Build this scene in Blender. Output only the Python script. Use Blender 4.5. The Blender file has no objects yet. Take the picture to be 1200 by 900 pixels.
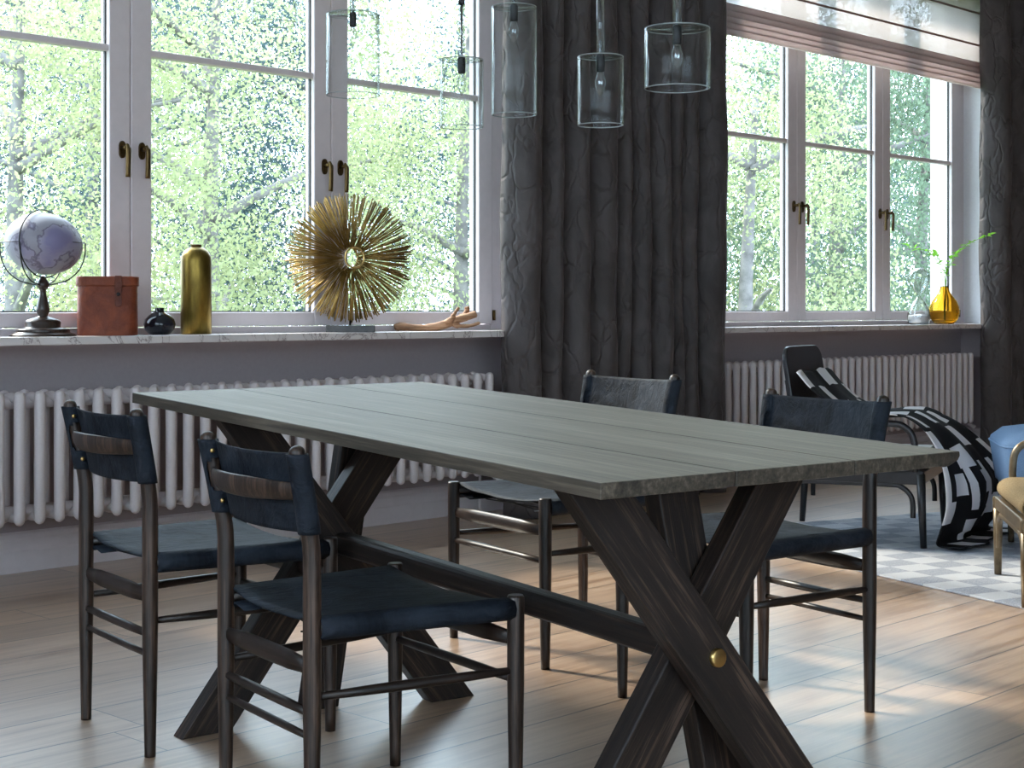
import bpy, bmesh, math, random
import numpy as np
from mathutils import Vector, Matrix, Quaternion
random.seed(4)
C = bpy.context.scene.collection
PI = math.pi
EYE = 0.976
# room axes: u runs along the window wall, n points out through the windows
UX, UY = 0.6915, 0.7224
UA = math.atan2(UY, UX)
def R(u, n, z=0.0): return Vector((u*UX - n*UY, u*UY + n*UX, z))
WFAR, NICHE, PIER, FRAME, OUTER = 5.60, 5.37, 5.15, 5.34, 5.60
CEIL = 3.42
W1 = (2.28, 5.552)      # left window opening along u
W2 = (6.93, 10.188)     # right window opening
SILL_Z, HEAD_Z = 0.879, 3.22

# ------------------------------------------------------------------ materials
def mat(name):
    m = bpy.data.materials.new(name); m.use_nodes = True
    nt = m.node_tree; nt.nodes.clear()
    out = nt.nodes.new('ShaderNodeOutputMaterial')
    return m, nt, out
def node(nt, typ, **kw):
    n = nt.nodes.new(typ)
    for k, v in kw.items():
        if k.startswith('i_'):
            key = k[2:].replace('_', ' ')
            n.inputs[key].default_value = v
        else: setattr(n, k, v)
    return n
def ramp(nt, fac, stops):
    r = nt.nodes.new('ShaderNodeValToRGB')
    e = r.color_ramp.elements
    e[0].position, e[0].color = stops[0][0], (*stops[0][1], 1)
    e[1].position, e[1].color = stops[-1][0], (*stops[-1][1], 1)
    for p, c in stops[1:-1]:
        x = e.new(p); x.color = (*c, 1)
    nt.links.new(fac, r.inputs['Fac']); return r.outputs['Color']
def coords(nt, scale=(1, 1, 1), rot=(0, 0, 0), loc=(0, 0, 0)):
    tc = nt.nodes.new('ShaderNodeTexCoord'); mp = nt.nodes.new('ShaderNodeMapping')
    mp.inputs['Scale'].default_value = scale; mp.inputs['Rotation'].default_value = rot; mp.inputs['Location'].default_value = loc
    nt.links.new(tc.outputs['Object'], mp.inputs['Vector']); return mp.outputs['Vector']
def noise(nt, vec, scale, detail=4, rough=0.55, dist=0.0):
    n = nt.nodes.new('ShaderNodeTexNoise')
    n.inputs['Scale'].default_value = scale; n.inputs['Detail'].default_value = detail
    n.inputs['Roughness'].default_value = rough; n.inputs['Distortion'].default_value = dist
    nt.links.new(vec, n.inputs['Vector']); return n.outputs['Fac']
def bump(nt, height, strength=0.3, dist=0.002, prev=None):
    b = nt.nodes.new('ShaderNodeBump'); b.inputs['Strength'].default_value = strength; b.inputs['Distance'].default_value = dist
    nt.links.new(height, b.inputs['Height'])
    if prev is not None: nt.links.new(prev, b.inputs['Normal'])
    return b.outputs['Normal']
def pbsdf(nt, out, col=None, rough=0.5, metal=0.0, normal=None, spec=0.5, **kw):
    p = nt.nodes.new('ShaderNodeBsdfPrincipled')
    if col is not None:
        if isinstance(col, tuple): p.inputs['Base Color'].default_value = (*col, 1)
        else: nt.links.new(col, p.inputs['Base Color'])
    if isinstance(rough, float): p.inputs['Roughness'].default_value = rough
    else: nt.links.new(rough, p.inputs['Roughness'])
    p.inputs['Metallic'].default_value = metal
    p.inputs['Specular IOR Level'].default_value = spec
    if normal is not None: nt.links.new(normal, p.inputs['Normal'])
    for k, v in kw.items(): p.inputs[k.replace('_', ' ')].default_value = v
    nt.links.new(p.outputs[0], out.inputs['Surface']); return p
def simple(name, col, rough=0.5, metal=0.0, nscale=40, var=0.12, bstr=0.1, bdist=0.001, spec=0.5):
    m, nt, out = mat(name)
    v = coords(nt)
    f = noise(nt, v, nscale)
    lo = tuple(max(0, c*(1-var)) for c in col); hi = tuple(min(1, c*(1+var)) for c in col)
    c = ramp(nt, f, [(0.3, lo), (0.7, hi)])
    pbsdf(nt, out, c, rough, metal, bump(nt, f, bstr, bdist), spec)
    return m
M = {}
def wood(name, dark, mid, light, rough=0.45, axis='z', scale=1.0, bstr=0.35, sheen=0.0):
    m, nt, out = mat(name)
    st = {'z': (60*scale, 60*scale, 2.2*scale), 'x': (2.2*scale, 60*scale, 60*scale)}[axis]
    st2 = {'z': (9*scale, 9*scale, 0.7*scale), 'x': (0.7*scale, 9*scale, 9*scale)}[axis]
    fine = noise(nt, coords(nt, st), 1.6, 4, 0.7)
    broad = noise(nt, coords(nt, st2), 1.3, 3, 0.5, 1.2)
    mx = nt.nodes.new('ShaderNodeMath'); mx.operation = 'MULTIPLY_ADD'; mx.inputs[1].default_value = 0.55
    ad = nt.nodes.new('ShaderNodeMath'); ad.operation = 'MULTIPLY'; ad.inputs[1].default_value = 0.45
    nt.links.new(broad, ad.inputs[0]); nt.links.new(fine, mx.inputs[0]); nt.links.new(ad.outputs[0], mx.inputs[2])
    c = ramp(nt, mx.outputs[0], [(0.38, dark), (0.52, mid), (0.66, light)])
    pbsdf(nt, out, c, rough, 0, bump(nt, fine, bstr, 0.0015), 0.45, Sheen_Weight=sheen, Sheen_Roughness=0.35, Sheen_Tint=(1.0, 0.85, 0.65, 1))
    return m
M['chair_wood'] = wood('smoked_oak', (0.006, 0.004, 0.003), (0.021, 0.012, 0.0085), (0.10, 0.06, 0.042), 0.4, 'z', 1.3)
M['beam_wood'] = wood('smoked_oak_beam', (0.005, 0.0035, 0.003), (0.017, 0.0105, 0.008), (0.13, 0.082, 0.058), 0.52, 'z', 1.2, 0.7)
M['top_wood'] = wood('smoked_oak_top', (0.017, 0.0135, 0.010), (0.058, 0.047, 0.035), (0.15, 0.122, 0.09), 0.55, 'x', 1.0, 0.8, 0.22)
M['brown_wood'] = wood('dark_turned_wood', (0.01, 0.006, 0.004), (0.03, 0.017, 0.012), (0.07, 0.04, 0.03), 0.32)
M['drift'] = wood('driftwood', (0.16, 0.075, 0.035), (0.36, 0.19, 0.10), (0.55, 0.36, 0.22), 0.7, 'x', 0.7, 0.5)

def m_leather(name, a, b, rough, spec=0.3):
    m, nt, out = mat(name)
    v = coords(nt)
    f = noise(nt, v, 11, 8, 0.68, 0.8); g = noise(nt, v, 300, 3, 0.6); w = noise(nt, coords(nt, (16, 6, 12)), 1.4, 5, 0.62, 2.2)
    c = ramp(nt, f, [(0.34, a), (0.68, b)])
    n1 = bump(nt, w, 0.6, 0.008); n2 = bump(nt, g, 0.3, 0.0008, n1)
    pbsdf(nt, out, c, rough, 0, n2, spec)
    return m
M['leather'] = m_leather('navy_leather', (0.005, 0.0065, 0.010), (0.024, 0.031, 0.043), 0.66, 0.14)
M['cognac'] = m_leather('cognac_leather', (0.11, 0.022, 0.009), (0.24, 0.055, 0.02), 0.5)
M['strap'] = m_leather('strap_leather', (0.07, 0.014, 0.006), (0.15, 0.033, 0.012), 0.45)
M['brass'] = simple('brass', (0.62, 0.42, 0.16), 0.28, 1.0, 30, 0.15)
M['dark_brass'] = simple('aged_brass', (0.115, 0.072, 0.028), 0.38, 0.9, 50, 0.2)
M['gold_rod'] = simple('gilded_rods', (0.30, 0.19, 0.055), 0.38, 0.85, 25, 0.5)
M['black_metal'] = simple('black_metal', (0.012, 0.012, 0.013), 0.4, 0.3)
M['dark_metal'] = simple('dark_wire', (0.03, 0.03, 0.033), 0.35, 0.8)
M['black_glaze'] = simple('black_glaze', (0.008, 0.009, 0.016), 0.12, 0, 12, 0.4, 0.02)
M['frame_white'] = simple('painted_frame', (0.68, 0.61, 0.62), 0.38, 0, 25, 0.03, 0.05)
M['rad_white'] = simple('radiator_enamel', (0.60, 0.545, 0.55), 0.42, 0, 160, 0.04, 0.35, 0.0015)
M['wall'] = simple('mauve_grey_paint', (0.38, 0.335, 0.345), 0.75, 0, 60, 0.03, 0.12, 0.001)
M['wall_light'] = simple('white_plaster', (0.78, 0.78, 0.80), 0.8, 0, 60, 0.03, 0.1)
M['base_white'] = simple('baseboard_paint', (0.63, 0.57, 0.58), 0.45, 0, 30, 0.03, 0.05)
M['ceiling'] = simple('ceiling_paint', (0.75, 0.75, 0.76), 0.85, 0, 40, 0.02, 0.05)
M['gasket'] = simple('black_rubber', (0.02, 0.022, 0.025), 0.6)
M['lounge_black'] = simple('black_lacquered_wood', (0.013, 0.013, 0.016), 0.33, 0, 20, 0.3, 0.05)
M['bronze'] = simple('bronze_lacquer', (0.17, 0.125, 0.075), 0.3, 0.55, 35, 0.35)
M['stone'] = simple('dark_stone', (0.035, 0.033, 0.032), 0.35, 0, 30, 0.6)
M['sand'] = simple('pale_sand', (0.75, 0.76, 0.80), 0.8, 0, 300, 0.05)
M['cable'] = simple('black_cable', (0.01, 0.01, 0.011), 0.5)

def m_bottle():
    m, nt, out = mat('hammered_brass')
    f = noise(nt, coords(nt, (1, 1, 0.25)), 22, 5, 0.65); g = noise(nt, coords(nt), 110, 3, 0.6)
    c = ramp(nt, f, [(0.3, (0.085, 0.055, 0.012)), (0.7, (0.30, 0.205, 0.042))])
    pbsdf(nt, out, c, 0.36, 0.85, bump(nt, g, 0.3, 0.002)); return m
M['bottle'] = m_bottle()
def m_globe():
    m, nt, out = mat('antique_globe_map')
    f = noise(nt, coords(nt), 5.5, 5, 0.5, 0.3)
    c = ramp(nt, f, [(0.0, (0.30, 0.285, 0.325)), (0.50, (0.275, 0.26, 0.30)), (0.515, (0.11, 0.09, 0.14)), (0.535, (0.28, 0.255, 0.34)), (0.62, (0.20, 0.18, 0.31)), (1.0, (0.24, 0.215, 0.31))])
    pbsdf(nt, out, c, 0.42); return m
M['globe'] = m_globe()
def m_marble():
    m, nt, out = mat('veined_marble')
    v = coords(nt)
    f = noise(nt, coords(nt, (1, 2.5, 1)), 3.2, 8, 0.62, 2.2)
    c = ramp(nt, f, [(0.42, (0.70, 0.66, 0.65)), (0.485, (0.66, 0.62, 0.61)), (0.5, (0.26, 0.21, 0.21)), (0.515, (0.64, 0.6, 0.59)), (1.0, (0.72, 0.69, 0.68))])
    pbsdf(nt, out, c, 0.22); return m
M['marble'] = m_marble()
def m_floor():
    m, nt, out = mat('oak_planks')
    v = coords(nt)
    sep = nt.nodes.new('ShaderNodeSeparateXYZ'); nt.links.new(v, sep.inputs[0])
    PW = 0.2178
    def math_(op, a, b=None):
        n = nt.nodes.new('ShaderNodeMath'); n.operation = op
        for i, x in enumerate((a, b)):
            if x is None: continue
            if isinstance(x, (int, float)): n.inputs[i].default_value = x
            else: nt.links.new(x, n.inputs[i])
        return n.outputs[0]
    rowf = math_('DIVIDE', math_('SUBTRACT', sep.outputs['Y'], 2.083), PW)
    row = math_('FLOOR', rowf)
    fr = math_('FRACT', rowf)
    wn = nt.nodes.new('ShaderNodeTexWhiteNoise'); wn.noise_dimensions = '1D'; nt.links.new(row, wn.inputs['W'])
    LEN = 2.05
    colf = math_('ADD', math_('DIVIDE', sep.outputs['X'], LEN), math_('MULTIPLY', wn.outputs['Value'], 7.3))
    col = math_('FLOOR', colf); cf = math_('FRACT', colf)
    seam = math_('MAXIMUM', math_('LESS_THAN', fr, 0.016), math_('GREATER_THAN', fr, 0.990))
    seam = math_('MAXIMUM', seam, math_('LESS_THAN', cf, 0.0018))
    idn = nt.nodes.new('ShaderNodeTexWhiteNoise'); idn.noise_dimensions = '2D'
    cv = nt.nodes.new('ShaderNodeCombineXYZ'); nt.links.new(row, cv.inputs[0]); nt.links.new(col, cv.inputs[1]); nt.links.new(cv.outputs[0], idn.inputs['Vector'])
    off = nt.nodes.new('ShaderNodeCombineXYZ')
    nt.links.new(math_('ADD', math_('MULTIPLY', sep.outputs['X'], 1.3), math_('MULTIPLY', idn.outputs['Value'], 40)), off.inputs[0])
    nt.links.new(math_('MULTIPLY', sep.outputs['Y'], 22), off.inputs[1]); nt.links.new(math_('MULTIPLY', idn.outputs['Value'], 90), off.inputs[2])
    g = noise(nt, off.outputs[0], 1.5, 6, 0.62, 0.9)
    c = ramp(nt, g, [(0.25, (0.165, 0.09, 0.052)), (0.42, (0.34, 0.22, 0.142)), (0.6, (0.46, 0.325, 0.225)), (0.8, (0.29, 0.18, 0.112))])
    hsv = nt.nodes.new('ShaderNodeHueSaturation'); nt.links.new(c, hsv.inputs['Color'])
    nt.links.new(math_('ADD', math_('MULTIPLY', idn.outputs['Value'], 0.3), 0.85), hsv.inputs['Value'])
    mix = nt.nodes.new('ShaderNodeMix'); mix.data_type = 'RGBA'
    nt.links.new(seam, mix.inputs['Factor']); nt.links.new(hsv.outputs[0], mix.inputs['A']); mix.inputs['B'].default_value = (0.02, 0.013, 0.009, 1)
    h = math_('SUBTRACT', math_('MULTIPLY', g, 0.35), seam)
    rg = math_('ADD', math_('MULTIPLY', g, 0.16), 0.24)
    pbsdf(nt, out, mix.outputs['Result'], rg, 0, bump(nt, h, 0.28, 0.0012), 1.0, Coat_Weight=0.55, Coat_Roughness=0.30, Coat_IOR=1.6)
    return m
M['floor'] = m_floor()
def m_velvet():
    m, nt, out = mat('crushed_velvet')
    v = coords(nt)
    f = noise(nt, coords(nt, (1, 1, 0.6)), 7, 6, 0.6, 0.8)
    vo = nt.nodes.new('ShaderNodeTexVoronoi'); vo.feature = 'DISTANCE_TO_EDGE'; vo.inputs['Scale'].default_value = 7.0
    mp = coords(nt, (1, 1, 0.55))
    wv = nt.nodes.new('ShaderNodeVectorMath'); wv.operation = 'ADD'
    nz = nt.nodes.new('ShaderNodeTexNoise'); nz.inputs['Scale'].default_value = 5; nz.inputs['Detail'].default_value = 3
    nt.links.new(mp, nz.inputs['Vector']); sc = nt.nodes.new('ShaderNodeVectorMath'); sc.operation = 'SCALE'; sc.inputs['Scale'].default_value = 0.35
    nt.links.new(nz.outputs['Color'], sc.inputs[0]); nt.links.new(mp, wv.inputs[0]); nt.links.new(sc.outputs[0], wv.inputs[1]); nt.links.new(wv.outputs[0], vo.inputs['Vector'])
    c = ramp(nt, f, [(0.3, (0.045, 0.037, 0.036)), (0.7, (0.092, 0.078, 0.077))])
    cl = nt.nodes.new('ShaderNodeMath'); cl.operation = 'MINIMUM'; cl.inputs[1].default_value = 0.09; nt.links.new(vo.outputs['Distance'], cl.inputs[0])
    n1 = bump(nt, cl.outputs[0], 0.7, 0.07); n2 = bump(nt, f, 0.5, 0.012, n1)
    p = pbsdf(nt, out, c, 0.6, 0, n2, 0.3)
    p.inputs['Sheen Weight'].default_value = 0.12; p.inputs['Sheen Roughness'].default_value = 0.4; p.inputs['Sheen Tint'].default_value = (0.8, 0.8, 0.9, 1)
    return m
M['velvet'] = m_velvet()
def m_sheer(name, col, transp):
    m, nt, out = mat(name)
    w = noise(nt, coords(nt, (1, 1, 1)), 420, 2)
    c = ramp(nt, w, [(0.35, tuple(x*0.86 for x in col)), (0.65, col)])
    d = nt.nodes.new('ShaderNodeBsdfDiffuse'); t = nt.nodes.new('ShaderNodeBsdfTranslucent'); tr = nt.nodes.new('ShaderNodeBsdfTransparent')
    nt.links.new(c, d.inputs[0]); nt.links.new(c, t.inputs[0])
    a = nt.nodes.new('ShaderNodeMixShader'); a.inputs[0].default_value = 0.65; nt.links.new(d.outputs[0], a.inputs[1]); nt.links.new(t.outputs[0], a.inputs[2])
    b = nt.nodes.new('ShaderNodeMixShader'); b.inputs[0].default_value = transp; nt.links.new(a.outputs[0], b.inputs[1]); nt.links.new(tr.outputs[0], b.inputs[2])
    nt.links.new(b.outputs[0], out.inputs['Surface']); return m
M['sheer'] = m_sheer('sheer_linen', (0.66, 0.60, 0.60), 0.27)
M['linen'] = m_sheer('folded_linen', (0.88, 0.80, 0.79), 0.10)
M['batten'] = m_sheer('batten_pocket', (0.34, 0.25, 0.23), 0.0)
def m_pane():
    m, nt, out = mat('window_glass')
    tr = nt.nodes.new('ShaderNodeBsdfTransparent'); tr.inputs[0].default_value = (0.97, 0.985, 0.98, 1)
    gl = nt.nodes.new('ShaderNodeBsdfGlossy'); gl.inputs['Roughness'].default_value = 0.0
    mx = nt.nodes.new('ShaderNodeMixShader'); mx.inputs[0].default_value = 0.035; nt.links.new(tr.outputs[0], mx.inputs[1]); nt.links.new(gl.outputs[0], mx.inputs[2])
    nt.links.new(mx.outputs[0], out.inputs['Surface']); return m
M['pane'] = m_pane()
def m_glass(name, col, rough=0.0, ior=1.45):
    m, nt, out = mat(name)
    g = nt.nodes.new('ShaderNodeBsdfGlass'); g.inputs['Color'].default_value = (*col, 1); g.inputs['Roughness'].default_value = rough; g.inputs['IOR'].default_value = ior
    nt.links.new(g.outputs[0], out.inputs['Surface']); return m
def m_thin(name, col, base=0.05, edge=0.9, power=5.0):
    # thin clear glass: clear face-on, darker and more reflective along its edges where the path through the wall is long
    m, nt, out = mat(name)
    tr = nt.nodes.new('ShaderNodeBsdfTransparent'); tr.inputs[0].default_value = (*col, 1)
    gl = nt.nodes.new('ShaderNodeBsdfGlossy'); gl.inputs['Roughness'].default_value = 0.02
    ed = nt.nodes.new('ShaderNodeBsdfTransparent'); ed.inputs[0].default_value = (0.42, 0.48, 0.46, 1)
    m1 = nt.nodes.new('ShaderNodeMixShader'); m1.inputs[0].default_value = base; nt.links.new(tr.outputs[0], m1.inputs[1]); nt.links.new(gl.outputs[0], m1.inputs[2])
    m2 = nt.nodes.new('ShaderNodeMixShader'); m2.inputs[0].default_value = 0.5; nt.links.new(gl.outputs[0], m2.inputs[1]); nt.links.new(ed.outputs[0], m2.inputs[2])
    lw = nt.nodes.new('ShaderNodeLayerWeight'); lw.inputs['Blend'].default_value = 0.5
    p = nt.nodes.new('ShaderNodeMath'); p.operation = 'POWER'; p.inputs[1].default_value = power; nt.links.new(lw.outputs['Facing'], p.inputs[0])
    q = nt.nodes.new('ShaderNodeMath'); q.operation = 'MULTIPLY'; q.inputs[1].default_value = edge; nt.links.new(p.outputs[0], q.inputs[0])
    mx = nt.nodes.new('ShaderNodeMixShader'); nt.links.new(q.outputs[0], mx.inputs[0]); nt.links.new(m1.outputs[0], mx.inputs[1]); nt.links.new(m2.outputs[0], mx.inputs[2])
    nt.links.new(mx.outputs[0], out.inputs['Surface']); return m
def m_rim():
    m, nt, out = mat('polished_glass_rim')
    d = nt.nodes.new('ShaderNodeBsdfDiffuse'); d.inputs[0].default_value = (0.50, 0.54, 0.53, 1)
    t = nt.nodes.new('ShaderNodeBsdfTranslucent'); t.inputs[0].default_value = (0.50, 0.54, 0.53, 1)
    tr = nt.nodes.new('ShaderNodeBsdfTransparent')
    a = nt.nodes.new('ShaderNodeMixShader'); a.inputs[0].default_value = 0.5; nt.links.new(d.outputs[0], a.inputs[1]); nt.links.new(t.outputs[0], a.inputs[2])
    b = nt.nodes.new('ShaderNodeMixShader'); b.inputs[0].default_value = 0.3; nt.links.new(a.outputs[0], b.inputs[1]); nt.links.new(tr.outputs[0], b.inputs[2])
    nt.links.new(b.outputs[0], out.inputs['Surface']); return m
M['rim'] = m_rim()
M['glass'] = m_thin('clear_glass', (0.97, 0.98, 0.98), 0.008, 1.0, 3.4)
M['hour'] = m_thin('blown_glass', (0.97, 0.98, 0.98), 0.06, 1.0, 1.8)
M['bulb'] = m_thin('bulb_glass', (0.93, 0.95, 0.95), 0.12, 1.0, 1.5)
M['tube'] = m_thin('rod_glass', (0.92, 0.94, 0.94), 0.08, 1.0, 1.6)
M['amber'] = m_glass('amber_glass', (0.94, 0.78, 0.38), 0.0, 1.3)
def m_leaf(name, col, trans, var=0.35):
    m, nt, out = mat(name)
    f = noise(nt, coords(nt), 1.7, 4, 0.7)
    c = ramp(nt, f, [(0.3, tuple(x*(1-var) for x in col)), (0.7, tuple(min(1, x*(1+var)) for x in col))])
    d = nt.nodes.new('ShaderNodeBsdfDiffuse'); t = nt.nodes.new('ShaderNodeBsdfTranslucent')
    nt.links.new(c, d.inputs[0]); nt.links.new(c, t.inputs[0])
    a = nt.nodes.new('ShaderNodeMixShader'); a.inputs[0].default_value = trans
    nt.links.new(d.outputs[0], a.inputs[1]); nt.links.new(t.outputs[0], a.inputs[2]); nt.links.new(a.outputs[0], out.inputs['Surface']); return m
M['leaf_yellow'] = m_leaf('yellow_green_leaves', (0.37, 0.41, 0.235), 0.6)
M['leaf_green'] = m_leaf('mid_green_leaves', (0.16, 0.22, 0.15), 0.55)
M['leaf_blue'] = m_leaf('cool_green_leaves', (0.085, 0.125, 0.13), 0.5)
M['sprig'] = m_leaf('sprig_leaves', (0.17, 0.40, 0.05), 0.45, 0.2)
M['bark'] = simple('grey_bark', (0.17, 0.16, 0.16), 0.9, 0, 6, 0.5, 0.5, 0.02)
M['grass'] = simple('lawn', (0.10, 0.16, 0.05), 0.9, 0, 2, 0.4)
def m_rug():
    m, nt, out = mat('woven_rug')
    v = coords(nt)
    nzv = nt.nodes.new('ShaderNodeVectorMath'); nzv.operation = 'MULTIPLY'; nzv.inputs[1].default_value = (1/0.115, 1/0.15, 0.001); nt.links.new(v, nzv.inputs[0])
    ch = nt.nodes.new('ShaderNodeTexChecker'); ch.inputs['Scale'].default_value = 1.0
    ch.inputs['Color1'].default_value = (0.56, 0.58, 0.62, 1); ch.inputs['Color2'].default_value = (0.29, 0.32, 0.39, 1)
    nt.links.new(nzv.outputs[0], ch.inputs['Vector'])
    st = nt.nodes.new('ShaderNodeTexWave'); st.inputs['Scale'].default_value = 20; st.bands_direction = 'Y'; st.inputs['Distortion'].default_value = 6; st.inputs['Detail Scale'].default_value = 14
    nt.links.new(v, st.inputs['Vector'])
    mix = nt.nodes.new('ShaderNodeMix'); mix.data_type = 'RGBA'
    wm = nt.nodes.new('ShaderNodeMath'); wm.operation = 'MULTIPLY'; wm.inputs[1].default_value = 0.55; nt.links.new(st.outputs['Fac'], wm.inputs[0]); nt.links.new(wm.outputs[0], mix.inputs['Factor']); mix.inputs['B'].default_value = (0.62, 0.64, 0.68, 1); nt.links.new(ch.outputs['Color'], mix.inputs['A'])
    pbsdf(nt, out, mix.outputs['Result'], 0.95, 0, bump(nt, st.outputs['Fac'], 0.6, 0.004), 0.1); return m
M['rug'] = m_rug()
def m_throw():
    m, nt, out = mat('zigzag_throw')
    uv = nt.nodes.new('ShaderNodeUVMap'); uv.uv_map = 'UVMap'
    sep = nt.nodes.new('ShaderNodeSeparateXYZ'); nt.links.new(uv.outputs[0], sep.inputs[0])
    def mth(op, a, b=None):
        n = nt.nodes.new('ShaderNodeMath'); n.operation = op
        for i, x in enumerate((a, b)):
            if x is None: continue
            if isinstance(x, (int, float)): n.inputs[i].default_value = x
            else: nt.links.new(x, n.inputs[i])
        return n.outputs[0]
    # stepped zigzag bands
    step = mth('MULTIPLY', mth('FLOOR', mth('MULTIPLY', mth('PINGPONG', sep.outputs['X'], 0.30), 9)), 0.11)
    f = mth('FRACT', mth('MULTIPLY', mth('ADD', sep.outputs['Y'], step), 3.3))
    band = mth('LESS_THAN', f, 0.3)
    cross = mth('LESS_THAN', mth('FRACT', mth('MULTIPLY', sep.outputs['X'], 4.2)), 0.2)
    cross = mth('MULTIPLY', cross, mth('GREATER_THAN', mth('FRACT', mth('MULTIPLY', sep.outputs['Y'], 2.1)), 0.6))
    fac = mth('MAXIMUM', band, cross)
    mix = nt.nodes.new('ShaderNodeMix'); mix.data_type = 'RGBA'
    nt.links.new(fac, mix.inputs['Factor']); mix.inputs['A'].default_value = (0.012, 0.012, 0.014, 1); mix.inputs['B'].default_value = (0.78, 0.76, 0.78, 1)
    w = noise(nt, coords(nt), 300, 2)
    pbsdf(nt, out, mix.outputs['Result'], 0.9, 0, bump(nt, w, 0.2, 0.001), 0.2); return m
M['throw'] = m_throw()
def m_fabric(name, a, b):
    m, nt, out = mat(name)
    w = noise(nt, coords(nt), 380, 2); f = noise(nt, coords(nt), 12, 4)
    c = ramp(nt, w, [(0.3, a), (0.7, b)])
    pbsdf(nt, out, c, 0.9, 0, bump(nt, w, 0.3, 0.001), 0.2); return m
M['blue_fabric'] = m_fabric('blue_upholstery', (0.15, 0.25, 0.42), (0.22, 0.34, 0.52))
M['gold_fabric'] = m_fabric('gold_weave', (0.10, 0.068, 0.033), (0.30, 0.225, 0.125))

# ------------------------------------------------------------------ mesh building
class MB:
    def __init__(s): s.v = []; s.f = []; s.sm = []; s.uv = None
    def add(s, verts, faces, smooth=False):
        o = len(s.v); s.v += [tuple(v) for v in verts]
        s.f += [tuple(i+o for i in f) for f in faces]; s.sm += [smooth]*len(faces)
    def box(s, a, b, M4=None):
        x0, y0, z0 = a; x1, y1, z1 = b
        vs = [Vector(p) for p in ((x0,y0,z0),(x1,y0,z0),(x1,y1,z0),(x0,y1,z0),(x0,y0,z1),(x1,y0,z1),(x1,y1,z1),(x0,y1,z1))]
        if M4 is not None: vs = [M4 @ v for v in vs]
        s.add(vs, [(0,3,2,1),(4,5,6,7),(0,1,5,4),(1,2,6,5),(2,3,7,6),(3,0,4,7)])
    def tube(s, pts, rad, seg=14, caps=True, squash=None, closed=False):
        pts = [Vector(p) for p in pts]; n = len(pts)
        rad = rad if hasattr(rad, '__len__') else [rad]*n
        tang = []
        for i in range(n):
            a = pts[(i-1) % n] if closed or i > 0 else pts[0]; b = pts[(i+1) % n] if closed or i < n-1 else pts[-1]
            tang.append((b-a).normalized())
        t = tang[0]; up = Vector((0, 0, 1)) if abs(t.z) < 0.9 else Vector((1, 0, 0))
        x = t.cross(up).normalized(); vs = []
        for i in range(n):
            x = (x - tang[i]*x.dot(tang[i])).normalized(); y = tang[i].cross(x)
            r = rad[i]; rx, ry = (r, r) if squash is None else (r*squash[0], r*squash[1])
            for k in range(seg):
                a = 2*PI*k/seg; vs.append(pts[i] + x*(rx*math.cos(a)) + y*(ry*math.sin(a)))
        fs = []; m = n if closed else n-1
        for i in range(m):
            j = (i+1) % n
            for k in range(seg):
                q = (k+1) % seg; fs.append((i*seg+k, i*seg+q, j*seg+q, j*seg+k))
        s.add(vs, fs, True)
        if caps and not closed:
            o = len(s.v) - n*seg
            s.f.append(tuple(o+k for k in reversed(range(seg)))); s.sm.append(False)
            s.f.append(tuple(o+(n-1)*seg+k for k in range(seg))); s.sm.append(False)
    def lathe(s, prof, seg=40, axis=None, sx=1.0, sy=1.0, smooth=True):
        # prof: (r, z) pairs; r = 0 ends close to a point
        vs = []; idx = []
        for r, z in prof:
            if r < 1e-6: idx.append([len(vs)]*seg); vs.append(Vector((0, 0, z)))
            else:
                idx.append(list(range(len(vs), len(vs)+seg)))
                for k in range(seg):
                    a = 2*PI*k/seg; vs.append(Vector((r*sx*math.cos(a), r*sy*math.sin(a), z)))
        fs = []
        for i in range(len(prof)-1):
            for k in range(seg):
                q = (k+1) % seg; f = (idx[i][k], idx[i][q], idx[i+1][q], idx[i+1][k])
                g = []
                for t in f:
                    if t not in g: g.append(t)
                if len(g) > 2: fs.append(tuple(g))
        if axis is not None: vs = [axis @ v for v in vs]
        s.add(vs, fs, smooth)
    def grid(s, P, smooth=True, closed_u=False):
        nu = len(P); nv = len(P[0]); vs = [p for row in P for p in row]; fs = []
        for i in range(nu if closed_u else nu-1):
            j = (i+1) % nu
            for k in range(nv-1): fs.append((i*nv+k, j*nv+k, j*nv+k+1, i*nv+k+1))
        s.add(vs, fs, smooth)
    def prism(s, poly, z0, z1, M4=None):
        n = len(poly)
        vs = [Vector((x, y, z0)) for x, y in poly] + [Vector((x, y, z1)) for x, y in poly]
        if M4 is not None: vs = [M4 @ v for v in vs]
        s.add(vs, [tuple(reversed(range(n))), tuple(range(n, 2*n))] + [(i, (i+1) % n, n+(i+1) % n, n+i) for i in range(n)])
    def build(s, name, m, parent=None, M4=None, bevel=0.0, solid=0.0, segs=2, sub=0):
        me = bpy.data.meshes.new(name)
        me.from_pydata([tuple(v) for v in s.v], [], s.f)
        bmh = bmesh.new(); bmh.from_mesh(me); bmesh.ops.recalc_face_normals(bmh, faces=bmh.faces); bmh.to_mesh(me); bmh.free()
        me.polygons.foreach_set('use_smooth', s.sm); me.update()
        if s.uv is not None:
            uvl = me.uv_layers.new(name='UVMap')
            for lp in me.loops: uvl.data[lp.index].uv = s.uv[lp.vertex_index]
        me.materials.append(m)
        o = bpy.data.objects.new(name, me); C.objects.link(o)
        if parent is not None: o.parent = parent
        if M4 is not None: o.matrix_local = M4
        if solid:
            d = o.modifiers.new('thickness', 'SOLIDIFY'); d.thickness = solid; d.offset = 0
        if bevel:
            b = o.modifiers.new('bevel', 'BEVEL'); b.width = bevel; b.segments = segs; b.limit_method = 'ANGLE'; b.angle_limit = 0.7
        if sub:
            d = o.modifiers.new('subd', 'SUBSURF'); d.levels = sub; d.render_levels = sub
        return o
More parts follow.
